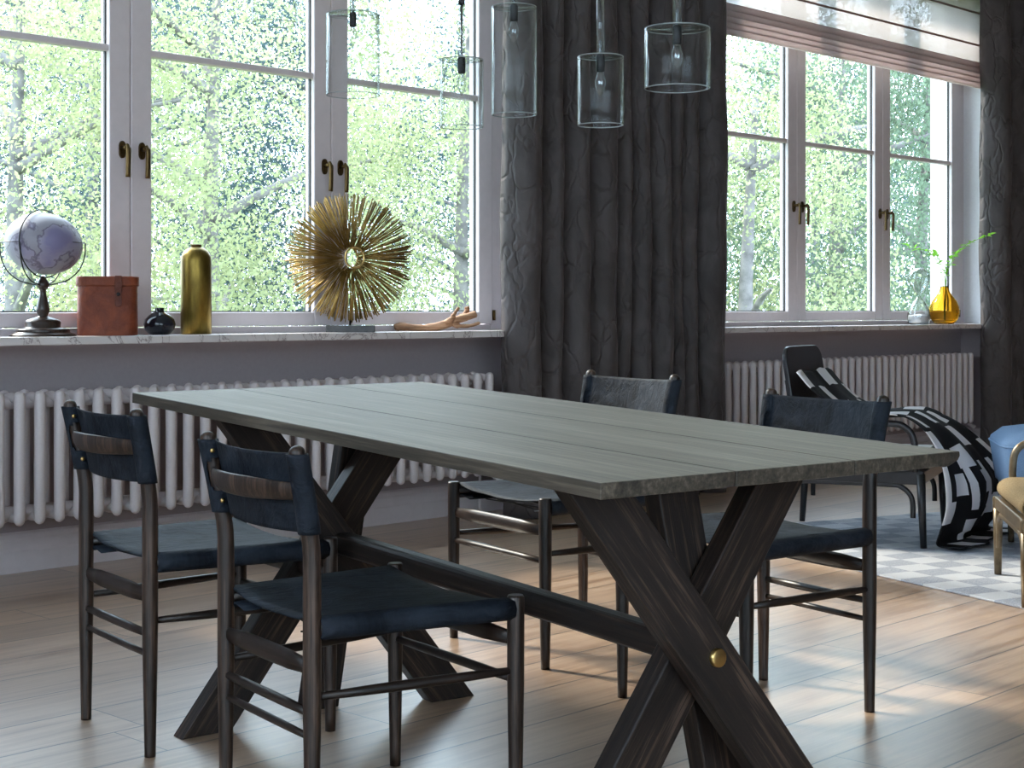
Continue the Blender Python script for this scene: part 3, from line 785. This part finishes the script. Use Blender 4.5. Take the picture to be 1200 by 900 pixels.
# ------------------------------------------------------------------ things on the left sill
def face(u, n):
    p = R(u, n); return -math.atan2(p.x, p.y)
def sill_thing(name, label, cat, u, n, turn=0.0):
    p = R(u, n, SILL_Z); return thing(name, label, cat, p, face(u, n)+turn)
k = .003122
t = sill_thing('globe', 'antique globe in a wire cradle on a turned dark wooden stand', 'globe', 2.963, 5.212)
b = MB(); b.lathe([(0, 0), (38*k, 0), (38*k, 1.2*k), (36*k, 3*k), (31*k, 4.5*k), (30.5*k, 6*k), (31*k, 7.2*k), (29*k, 9*k), (22*k, 9.6*k), (20*k, 11*k), (20.5*k, 16*k), (19*k, 19*k), (12*k, 21.5*k), (6*k, 23*k),
                   (5.5*k, 24.5*k), (7.5*k, 29*k), (7.8*k, 32*k), (6*k, 40*k), (4*k, 48*k), (3.4*k, 54*k), (4.5*k, 55.5*k), (7*k, 58*k), (7.6*k, 61*k), (6.5*k, 64*k), (4*k, 67*k), (3*k, 70*k), (0, 71*k)], 48)
b.build('stand', M['brown_wood'], t)
gz = 108.5*k
b = MB(); b.lathe([(44.5*k*math.sin(a), -36*k*math.cos(a)) for a in [PI*i/32 for i in range(33)]], 64)
b.build('sphere', M['globe'], t, Matrix.Translation((1*k, 0, gz)) @ Matrix.Rotation(.18, 4, 'Y'))
b = MB(); rr = 48*k
b.tube([(rr*math.cos(a), rr*.86*math.sin(a), gz+1*k) for a in [2*PI*i/72 for i in range(72)]], .0015, 6, closed=True)
for a0 in (0.03, PI-.03, PI*1.5-.55, PI*.5-.5):
    c, s_ = math.cos(a0), math.sin(a0)*.86
    b.tube(catmull([(rr*c, rr*s_, gz+1*k), (rr*.985*c, rr*.985*s_, gz-14*k), (rr*.86*c, rr*.86*s_, gz-30*k), (rr*.6*c, rr*.6*s_, gz-42*k), (rr*.3*c, rr*.3*s_, gz-47*k), (4*k*c, 4*k*s_, gz-48*k)], 5), .0025, 8)
b.build('cradle', M['dark_metal'], t)
b = MB(); ax = Matrix.Rotation(.95, 4, 'Z') @ Matrix.Rotation(.1, 4, 'Y')
b.tube([Vector((1*k, 0, gz)) + ax @ Vector((46.5*k*math.cos(a), 0, 39.5*k*math.sin(a))) for a in [2*PI*i/72 for i in range(72)]], .0024, 8, closed=True)
b.tube([(2*k, 0, gz-40*k), (0, 0, 70*k)], .003, 8)
b.build('meridian_ring', M['black_metal'], t)

k = .003225
t = sill_thing('leather_box', 'lidded cognac brown leather box with strap and snap, right of the globe', 'box', 3.235, 5.215)
def srect(a, c, e=5.0, n=48):
    return [(a*math.copysign(abs(math.cos(q))**(2/e), math.cos(q)), c*math.copysign(abs(math.sin(q))**(2/e), math.sin(q))) for q in [2*PI*i/n for i in range(n)]]
b = MB(); b.prism(srect(34.5*k, 22*k, 4), 0, 58*k); b.build('body', M['cognac'], t, None, .003)
b = MB(); b.prism(srect(36*k, 23.3*k, 4), 57.5*k, 69*k); b.build('lid', M['cognac'], t, None, .004)
b = MB(); b.prism([(8*k, 69.6*k)] + [(12*k-4*k*math.cos(PI*j/8), 37*k-4*k*math.sin(PI*j/8)) for j in range(9)] + [(16*k, 69.6*k)], 0, 3.6*k, Matrix.Translation((0, -22.0*k, 0)) @ Matrix.Rotation(PI/2, 4, 'X'))
b.build('strap', M['strap'], t, None, .0015)
b = MB(); b.lathe([(0, .004), (.005, .0035), (.0075, .001), (.0075, 0)], 20, Matrix.Translation((12*k, -25.6*k, 48*k)) @ Matrix.Rotation(PI/2, 4, 'X')); b.build('snap', M['dark_metal'], t)

k = .003317
t = sill_thing('bud_vase', 'small round glossy black bud vase beside the leather box', 'vase', 3.465, 5.215)
b = MB(); b.lathe([(0, 0), (10*k, 0), (13*k, 1.5*k), (17*k, 6*k), (18.7*k, 12*k), (17*k, 18*k), (12*k, 23*k), (7*k, 26*k), (5*k, 28*k), (5.3*k, 31*k), (5.2*k, 31.6*k), (4*k, 31.4*k), (3.8*k, 28*k), (6*k, 25*k), (0, 20*k)], 48)
b.build('body', M['black_glaze'], t)
k = .003383
t = sill_thing('brass_bottle', 'tall hammered brass bottle vase with short neck', 'vase', 3.635, 5.215)
b = MB(); b.lathe([(0, 0), (17*k, 0), (18*k, 1*k), (18*k, 85*k), (17.4*k, 91*k), (14.5*k, 97*k), (9.5*k, 101*k), (6.8*k, 102*k)], 48); b.build('body', M['bottle'], t)
b = MB(); b.lathe([(6.4*k, 100*k), (6.4*k, 104.5*k), (6.8*k, 105*k), (5.6*k, 105.3*k), (5.4*k, 96*k), (0, 95*k)], 32); b.build('neck', M['dark_brass'], t)

k = .003692
t = sill_thing('sunburst_sculpture', 'round gilded sunburst of thin rods on a dark stone block', 'sculpture', 4.42, 5.20, 0.0)
b = MB(); b.box((-28*k, -.045, 0), (29*k, .045, 8*k)); b.build('base_block', M['stone'], t, None, .002)
b = MB(); b.tube([(0, 0, 8*k), (0, 0, 40*k)], .004, 10); b.build('post', M['dark_metal'], t)
sc = Matrix.Translation((0, 0, 87*k)) @ Matrix.Rotation(.36, 4, 'Z')
rnd = random.Random(9); b = MB()
for i in range(380):
    a = 2*PI*((i*0.61803399) % 1.0); ya = rnd.uniform(-.05, .05)
    ro = rnd.uniform(.262, .283); r0 = .042 + abs(ya)*.15; yo = ya*1.15 + rnd.uniform(-.004, .004)
    b.tube([sc @ Vector((r0*math.cos(a), ya, r0*math.sin(a))), sc @ Vector((ro*math.cos(a), yo, ro*math.sin(a)))], [.0015, rnd.uniform(.0020, .0030)], 5)
b.build('rods', M['gold_rod'], t)
b = MB()
for yy, r1 in ((-.055, .043), (.055, .055)):
    b.tube([sc @ Vector((r1*math.cos(a), yy, r1*math.sin(a))) for a in [2*PI*i/48 for i in range(48)]], .0042, 8, closed=True)
b.build('hub_ring', M['brass'], t)

k = .003891
t = sill_thing('driftwood_branch', 'pale driftwood branch with finger-like prongs, right of the gilded sunburst', 'driftwood', 4.93, 5.20)
def dw(x, y, dy=0): return ((x-508)*k, dy, (388.3-y)*k)
b = MB()
b.tube(catmull([dw(460, 386), dw(465, 383), dw(474, 383.2), dw(490, 385), dw(506, 384), dw(520, 380), dw(532, 375.5), dw(545, 371.5), dw(556, 368)], 5), [2*k]*2+[4.6*k]*4+[4.8*k]*4+[4.2*k]*4+[4.3*k]*4+[5.2*k]*6+[5.2*k]*6+[4.6*k]*5+[4.2*k]*5+[2.6*k], 12)
b.tube(catmull([dw(520, 379, -.01), dw(527, 374, -.02), (dw(529, 369, -.025)), dw(535, 360.5, -.03)], 5), [4*k]*5+[3*k]*5+[1.9*k]*5+[1.1*k], 10)
b.tube(catmull([dw(533, 376, .01), dw(541, 370, .03), dw(545, 364, .035), dw(544.5, 359.5, .035)], 5), [4*k]*5+[3*k]*5+[3.2*k]*5+[1.6*k], 10)
b.tube(catmull([dw(527, 379, 0), dw(536, 382.2, -.02), dw(548, 382, -.03), dw(559.5, 378.5, -.035)], 5), [3.6*k]*5+[2.3*k]*5+[2*k]*5+[1.4*k], 10)
b.build('branch', M['drift'], t)

# ------------------------------------------------------------------ things on the right sill
k = .00561
t = sill_thing('hourglass', 'clear glass hourglass on the right sill beside the amber vase', 'hourglass', 9.305, 5.205)
def hg(w):
    return [(0, w), (9*k, w), (12.5*k-w, 2*k), (13.5*k-w, 9*k), (12.3*k-w, 17*k), (8*k-w, 25*k), (3*k-w*.6, 31*k), (1.8*k-w*.4, 33.5*k), (3*k-w*.6, 36*k), (8*k-w, 42*k), (12*k-w, 49*k), (13.3*k-w, 55*k), (11.5*k-w, 61*k), (6*k, 65.6*k-w), (0, 66.5*k-w)]
b = MB(); b.lathe(hg(0), 40); b.lathe(list(reversed(hg(.003))), 40); b.build('glass_body', M['hour'], t)
b = MB(); b.lathe([(0, .006), (9*k, .006), (12.0*k, 2.6*k), (12.6*k, 9*k), (12.3*k, 10.5*k), (0, 12*k)], 32); b.build('sand', M['sand'], t)
k = .005743
t = sill_thing('amber_vase', 'amber glass vase on the right sill', 'vase', 9.645, 5.205)
pr = [(0, 0), (8*k, 0), (11*k, .6*k), (15.5*k, 6*k), (17.4*k, 13*k), (17*k, 20*k), (14*k, 27*k), (9.5*k, 33*k), (6*k, 38*k), (5*k, 41.5*k), (5*k, 44.5*k)]
w = .55*k
inn = [(max(0, r-w), max(z, w*1.6)) for r, z in pr]; inn[0] = (0, w*1.6)
b = MB(); b.lathe(pr + list(reversed(inn)), 48); b.build('body', M['amber'], t)
t2 = sill_thing('leafy_sprig', 'green leafy branches standing in the amber vase', 'plant', 9.645, 5.205)
def sp(x, y, dy=0): return Vector(((x-1106)*k, dy, (381-y)*k))
stems = [[(1106, 376, 0), (1107, 340, 0), (1109, 322, -.02), (1117, 303, -.05), (1130, 289, -.08), (1143, 283, -.10), (1156, 278, -.12)],
         [(1106, 376, .01), (1105, 340, 0), (1102, 318, .02), (1096, 304, .03), (1086, 295, .04), (1074, 292, .05), (1064, 288, .06)],
         [(1107, 376, -.01), (1108, 338, 0), (1109, 318, 0), (1113, 305, .0), (1120, 298, .01)],
         [(1106, 376, 0), (1107, 340, 0), (1106, 322, -.04), (1101, 308, -.07), (1097, 300, -.09)]]
b = MB(); lf = MB(); rnd = random.Random(5)
def leaf(mb, p, d, size, droop):
    d = d.normalized(); side = d.cross(Vector((rnd.uniform(-.4, .4), rnd.uniform(-.4, .4), 1))).normalized(); upv = side.cross(d).normalized()
    L = size; W = size*.30
    rows = [(0, .0), (.25, .8), (.5, 1.0), (.78, .62), (1.0, 0.02)]
    P = []
    for tt, ww in rows:
        c = p + d*(L*tt) - Vector((0, 0, droop*L*tt*tt))
        P.append([c - side*(W*ww) + upv*(.10*L*ww), c, c + side*(W*ww) + upv*(.10*L*ww)])
    mb.grid(P)
for si, st in enumerate(stems):
    pts = catmull([sp(*q) for q in st], 6); n = len(pts)
    b.tube(pts, [.0026 - .0016*i/n for i in range(n)], 7)
    i0 = int(n*.42)
    for i in range(i0, n-1):
        for sgn in (-1, 1):
            d = (pts[i+1]-pts[i]).normalized(); sd = Vector((rnd.uniform(-.6, .6)+sgn*.6*abs(d.z)+.2*sgn, rnd.uniform(-.8, .8), rnd.uniform(-.2, .5)))
            if rnd.random() < .62: leaf(lf, pts[i], d*.5+sd, rnd.uniform(.032, .05), .25)
    leaf(lf, pts[-1], pts[-1]-pts[-3], .05, .1)
b.build('stem', M['sprig'], t2); lf.build('leaves', M['sprig'], t2)

# ------------------------------------------------------------------ rug, lounge chair, throw, armchair, pouf
RW = [(1.3320, 5.7534), (1.6659, 5.1086)]
rx, ry = .765, 6.864
ea = Vector((RW[1][0]-rx, RW[1][1]-ry, 0)).normalized(); eb = Vector((-ea.y, ea.x, 0))
t = thing('rug', 'pale blue and white woven rug under the lounge chairs', 'rug', (rx, ry, 0), math.atan2(ea.y, ea.x))
b = MB(); b.prism([(0, 0), (3.6, 0), (3.6, 2.42), (0, 2.42)], 0.0, 0.009); b.build('pile', M['rug'], t, None, .004)
RZ = .0112
# black lounge chair: local x = forward, y = across (away from camera)
t = thing('lounge_chair', 'low black bentwood lounge chair with a rounded back panel on the rug', 'chair', (1.655, 6.36, RZ), -.40)
mb_ = M['lounge_black']
D, Wd, SZ = .60, .62, .285
for (x, y) in ((0, 0), (-D, 0), (0, Wd), (-D, Wd)):
    rod_part('leg', (x + (.012 if x == 0 else -.02), y, 0), (x, y, SZ+.015), [.013, .016, .019], mb_, t, 12, squash=(1, 1.15))
for y in (0, Wd):
    b = MB(); b.box((-D-.015, y-.014, SZ-.03), (.015, y+.014, SZ+.025)); b.build('side_rail', mb_, t, None, .007)
    b = MB(); b.tube(catmull([(-.03, y, .12), (-.035, y, .20), (-.075, y, .243), (-.14, y, .252), (-D+.14, y, .252), (-D+.075, y, .243), (-D+.035, y, .20), (-D+.03, y, .12)], 6), .011, 10); b.build('brace', mb_, t)
for x in (0, -D):
    b = MB(); b.box((x-.014, 0, SZ-.03), (x+.014, Wd, SZ+.025)); b.build('cross_rail', mb_, t, None, .006)
b = MB(); b.prism([(-D+.01, .02), (-.005, .02), (-.005, Wd-.02), (-D+.01, Wd-.02)], SZ+.027, SZ+.085); b.build('seat_cushion', M['lounge_black'], t, None, .02, 0, 3)
for y in (.0, Wd):
    b = MB(); b.tube(catmull([(-.02, y, SZ+.02), (-.025, y, SZ+.14), (-.06, y, SZ+.20), (-.15, y, SZ+.215), (-D+.1, y, SZ+.19), (-D-.06, y, SZ+.17)], 6), .014, 12); b.build('arm', mb_, t)
# back panel, leaning back, with rounded top corners and a wooden support behind
lean = Matrix.Translation((-D+.13, Wd/2-.05, SZ+.03)) @ Matrix.Rotation(-.14, 4, 'Z') @ Matrix.Rotation(-.16, 4, 'Y')
def rounded(w, h, r, n=8):
    p = [(-w/2, 0), (w/2, 0)]
    for i in range(n+1): a = PI/2*i/n; p.append((w/2-r+r*math.cos(a), h-r+r*math.sin(a)))
    for i in range(n+1): a = PI/2+PI/2*i/n; p.append((-w/2+r+r*math.cos(a), h-r+r*math.sin(a)))
    return p
b = MB(); b.prism(rounded(.44, .50, .07), -.011, .011, Matrix(((0, 0, 1, 0), (1, 0, 0, 0), (0, 1, 0, 0), (0, 0, 0, 1)))); b.build('back_panel', mb_, t, lean, .006)
b = MB()
for y in (-.15, .15): b.box((-.035, y-.015, -.03), (-.012, y+.015, .36))
b.build('back_support', mb_, t, lean, .004)
# throw over the front of the lounge chair
tb = thing('throw_blanket', 'black and white zigzag throw draped over the lounge chair down to the rug', 'blanket', (1.655, 6.36, RZ), -.40)
path = [(-.50, SZ+.42), (-.44, SZ+.35), (-.36, SZ+.285), (-.26, SZ+.245), (-.15, SZ+.25), (-.06, SZ+.242), (.02, SZ+.19), (.075, SZ+.10), (.105, SZ-.01), (.11, .16), (.085, .07), (.075, .02), (.12, .012), (.19, .012)]
path = catmull([(x, 0, z) for x, z in path], 5)
nv = 30; P = []; uvs = []; rnd = random.Random(3); acc = 0
for i, q in enumerate(path):
    if i: acc += (q-path[i-1]).length
    row = []
    for j in range(nv+1):
        v = j/nv; y = -.028 + .56*v
        hang = max(0, min(1, (SZ+.22-q.z)/.25)) if q.x > 0 else 0
        f = (.013*math.sin(v*11+acc*4)+.007*math.sin(v*23+acc*7))*(.5+.7*hang)
        edge = -.05*hang*math.sin(v*PI)*0
        yy = y + .02*math.sin(acc*6)*(v-.5) + hang*(.12*v)
        bul = .055*hang*math.sin(PI*min(1, v*1.1))
        skew = v*(.03 + .15*hang*(1-.45*max(0, (.2-q.z)/.2)))
        row.append(Vector((q.x + skew + f*hang + bul*.5*(1 if q.z > .05 else .3), yy, max(.008, q.z + f*(1-hang)*.9))))
        uvs.append((v*.9, acc))
    P.append(row)
b = MB(); b.grid(P); b.uv = uvs; b.build('cloth', M['throw'], tb, None, 0, .004)
# bronze armchair at the right edge
t = thing('armchair', 'bronze framed armchair with gold woven seat at the right edge', 'chair', (1.775, 5.735, RZ), -.17)
mz = M['bronze']; AD, AW, AZ = .60, .66, .262
for (x, y) in ((0, 0), (AD, 0), (0, -AW), (AD, -AW)):
    rod_part('leg', (x-(.0 if x == 0 else -.02), y, 0), (x, y, AZ+.01), [.013, .016, .018], mz, t, 12)
for y in (0, -AW):
    b = MB(); b.box((-.018, y-.014, AZ-.022), (AD+.018, y+.014, AZ+.022)); b.build('side_rail', mz, t, None, .006)
    b = MB(); b.tube(catmull([(.055, y, AZ+.02), (.052, y, AZ+.12), (.065, y, AZ+.19), (.12, y, AZ+.222), (.22, y, AZ+.225), (AD, y, AZ+.20)], 6), .0135, 12); b.build('arm', mz, t)
for x in (0, AD):
    b = MB(); b.box((x-.014, -AW, AZ-.022), (x+.014, 0, AZ+.022)); b.build('cross_rail', mz, t, None, .006)
    b = MB(); b.tube(catmull([(x, -.03, .10), (x, -.034, .18), (x, -.07, .215), (x, -.15, .228), (x, -AW+.15, .228), (x, -AW+.07, .215), (x, -AW+.034, .18), (x, -AW+.03, .10)], 6), .011, 10); b.build('brace', mz, t)
b = MB(); P = []
for i in range(17):
    a = PI*i/16
    P.append((0.05-.055*math.sin(a)*1.0, AZ+.055-.038*math.cos(a)))
prof = [(AD, AZ+.017)] + P[0:] + [(AD, AZ+.093)]
b.grid([[Vector((x, y, z)) for x, z in prof] for y in [-AW+.03+(AW-.06)*j/10 for j in range(11)]])
b.build('seat', M['gold_fabric'], t, None, 0, .006)
b = MB(); b.box((.10, -AW+.04, AZ+.098), (AD, -.03, AZ+.15)); b.build('seat_pad', M['blue_fabric'], t, None, .022, 0, 4)
b = MB(); b.prism(rounded(AW-.04, .46, .08), -.012, .012, Matrix(((0, 0, 1, 0), (1, 0, 0, 0), (0, 1, 0, 0), (0, 0, 0, 1))))
b.build('back_panel', mz, t, Matrix.Translation((AD+.02, -AW/2, AZ+.02)) @ Matrix.Rotation(.18, 4, 'Y'), .006)
# blue pouf behind the armchair
t = thing('pouf', 'blue upholstered pouf with piped edge behind the bronze armchair', 'pouf', (1.955, 6.36, RZ), -.17)
b = MB(); P = []
W2_, D2_ = .62, .52
prof = [(.0, .0), (.86, .0), (.93, .015), (1.0, .17), (1.0, .172), (.985, .19), (.85, .225), (.5, .245), (0, .25)]
for i in range(64):
    a = 2*PI*i/64; e = 8
    cx_ = math.copysign(abs(math.cos(a))**(2/e), math.cos(a)); sy_ = math.copysign(abs(math.sin(a))**(2/e), math.sin(a))
    P.append([Vector((W2_/2*(1+cx_*r), D2_/2*(sy_*r), .255+z)) for r, z in prof])
b.grid(P, True, True); b.build('cushion', M['blue_fabric'], t)
b = MB(); b.tube([(W2_/2*(1+1.005*math.copysign(abs(math.cos(a))**.25, math.cos(a))), D2_/2*1.005*math.copysign(abs(math.sin(a))**.25, math.sin(a)), .427) for a in [2*PI*i/96 for i in range(96)]], .004, 6, closed=True); b.build('piping', M['blue_fabric'], t)
for x in (.09, W2_-.09):
    for y in (-.19, .19): rod_part('leg', (x, y, 0), (x, y, .262), [.012, .017], mz, t, 12)

# ------------------------------------------------------------------ garden beyond the windows
GZ = -3.2
b = MB(); b.box((-60, WFAR+.3, GZ-.2), (90, 90, GZ)); g = b.build('lawn', M['grass'], None, RM); g['kind'] = 'structure'
def tree(label, u, n, h, rad, leafmat, nleaf, seed, size=.07, droop=0.0):
    rng = np.random.default_rng(seed); p = R(u, n, GZ)
    t = thing('garden_tree', label, 'tree', p, 0, 'garden trees beyond the windows')
    b = MB(); b.tube(catmull([(0, 0, 0), (.05, 0, h*.25), (-.05, .08, h*.55), (.05, 0, h*.9)], 5), [.20-.17*i/15 for i in range(16)], 10)
    for i in range(9):
        a = rng.uniform(0, 2*PI); z = h*rng.uniform(.28, .8); L = rad*rng.uniform(.55, .95)
        b.tube(catmull([(0, 0, z), (L*.5*math.cos(a), L*.5*math.sin(a), z+L*.25), (L*math.cos(a), L*math.sin(a), z+L*.35)], 4), [.06-.045*k/8 for k in range(9)], 7)
    b.build('trunk', M['bark'], t)
    nc = 120
    d = rng.normal(size=(nc, 3)); d /= np.linalg.norm(d, axis=1)[:, None]
    rr = rng.uniform(.25, 1.0, nc)**(1/2.2)
    cen = d*rr[:, None]*np.array([rad, rad, h*.46]) + np.array([0, 0, h*.56])
    which = rng.integers(0, nc, nleaf)
    sig = np.array([.33, .33, .33*(1+droop)])*rad/3.0
    P = cen[which] + rng.normal(size=(nleaf, 3))*sig
    P = P[P[:, 2] > .15]; nl = len(P)
    a = rng.normal(size=(nl, 3)); a[:, 2] -= droop*2; a /= np.linalg.norm(a, axis=1)[:, None]
    c = np.cross(a, rng.normal(size=(nl, 3))); c /= np.linalg.norm(c, axis=1)[:, None]
    s = size*rng.uniform(.6, 1.3, nl)[:, None]
    V = np.stack([P, P + a*s*.5 + c*s*.3, P + a*s, P + a*s*.5 - c*s*.3], 1).reshape(-1, 3).astype(np.float32)
    me = bpy.data.meshes.new('foliage'); me.vertices.add(len(V)); me.vertices.foreach_set('co', V.ravel())
    me.loops.add(len(V)); me.loops.foreach_set('vertex_index', np.arange(len(V), dtype=np.int32))
    me.polygons.add(nl); me.polygons.foreach_set('loop_start', np.arange(0, len(V), 4, dtype=np.int32)); me.polygons.foreach_set('loop_total', np.full(nl, 4, dtype=np.int32))
    me.update(calc_edges=True); me.materials.append(M[leafmat])
    o = bpy.data.objects.new('foliage', me); C.objects.link(o); o.parent = t
    return t
def at(x, Y):   # garden position seen at bearing x, at distance Y
    X = (x-600)/1840*Y; return X*UX + Y*UY, -X*UY + Y*UX
for lab, x, Y, h, rad, lm, nl, seed, size, dr in (
        ('bushy yellow-green tree filling the left side of the left window', 20, 15.0, 8.4, 2.3, 'leaf_yellow', 20000, 1, .085, 0),
        ('bright tree seen in the middle sash of the left window', 250, 16.0, 8.6, 2.5, 'leaf_yellow', 24000, 2, .085, 0),
        ('loose slender tree seen in the right sash of the left window', 545, 17.5, 8.2, 1.55, 'leaf_yellow', 11000, 3, .08, .6),
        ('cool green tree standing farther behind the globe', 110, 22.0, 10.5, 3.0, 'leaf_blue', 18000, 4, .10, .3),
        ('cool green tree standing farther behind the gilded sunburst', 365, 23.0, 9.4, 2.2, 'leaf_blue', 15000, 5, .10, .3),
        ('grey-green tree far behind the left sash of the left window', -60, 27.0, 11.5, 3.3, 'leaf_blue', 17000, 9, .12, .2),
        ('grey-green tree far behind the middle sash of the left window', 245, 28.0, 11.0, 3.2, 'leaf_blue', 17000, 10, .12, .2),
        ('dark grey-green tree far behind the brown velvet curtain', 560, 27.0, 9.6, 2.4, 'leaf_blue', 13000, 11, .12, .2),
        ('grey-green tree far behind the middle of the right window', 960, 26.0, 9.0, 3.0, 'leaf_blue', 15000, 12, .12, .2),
        ('yellow-green tree seen in the left sash of the right window', 880, 17.0, 7.2, 1.7, 'leaf_yellow', 15000, 6, .085, .3),
        ('drooping green tree seen in the middle sash of the right window', 985, 19.0, 8.2, 1.9, 'leaf_green', 17000, 7, .085, .8),
        ('drooping green tree seen behind the amber vase', 1085, 20.0, 8.0, 1.9, 'leaf_green', 15000, 8, .085, .8)):
    u, n = at(x, Y); tree(lab, u, n, h, rad, lm, int(nl*2.4), seed, size*.62, dr)

# ------------------------------------------------------------------ light, sky, camera
w = bpy.data.worlds.new('sky'); bpy.context.scene.world = w; w.use_nodes = True
bg = w.node_tree.nodes['Background']; bg.inputs[0].default_value = (0.67, 0.83, 1.0, 1); bg.inputs[1].default_value = 5.5
sun = bpy.data.lights.new('sun', 'SUN'); sun.energy = 5.5; sun.angle = math.radians(7); sun.color = (1.0, 0.90, 0.76)
so = bpy.data.objects.new('sun', sun); C.objects.link(so)
sd = R(0.20, -1.0, 0).normalized(); el = math.radians(38)
dirv = Vector((sd.x*math.cos(el), sd.y*math.cos(el), -math.sin(el)))
so.rotation_euler = dirv.to_track_quat('-Z', 'Y').to_euler(); so.location = (0, 0, 12)
cam = bpy.data.cameras.new('camera'); co = bpy.data.objects.new('camera', cam); C.objects.link(co)
cam.sensor_fit = 'HORIZONTAL'; cam.sensor_width = 36; cam.lens = 1840/1200*36; cam.shift_y = -(450-363)/1200; cam.clip_start = .05
co.location = (0, 0, EYE); co.rotation_euler = (PI/2, 0, 0)
S = bpy.context.scene; S.camera = co
S.view_settings.view_transform = 'Standard'; S.view_settings.look = 'None'; S.view_settings.gamma = 1.0; S.view_settings.use_curve_mapping = False
S.view_settings.exposure = 0.6
S.cycles.use_denoising = True; S.cycles.max_bounces = 14; S.cycles.transparent_max_bounces = 24; S.cycles.transmission_bounces = 12; S.cycles.diffuse_bounces = 5
S.cycles.sample_clamp_indirect = 6.0; S.cycles.caustics_refractive = False; S.cycles.caustics_reflective = False
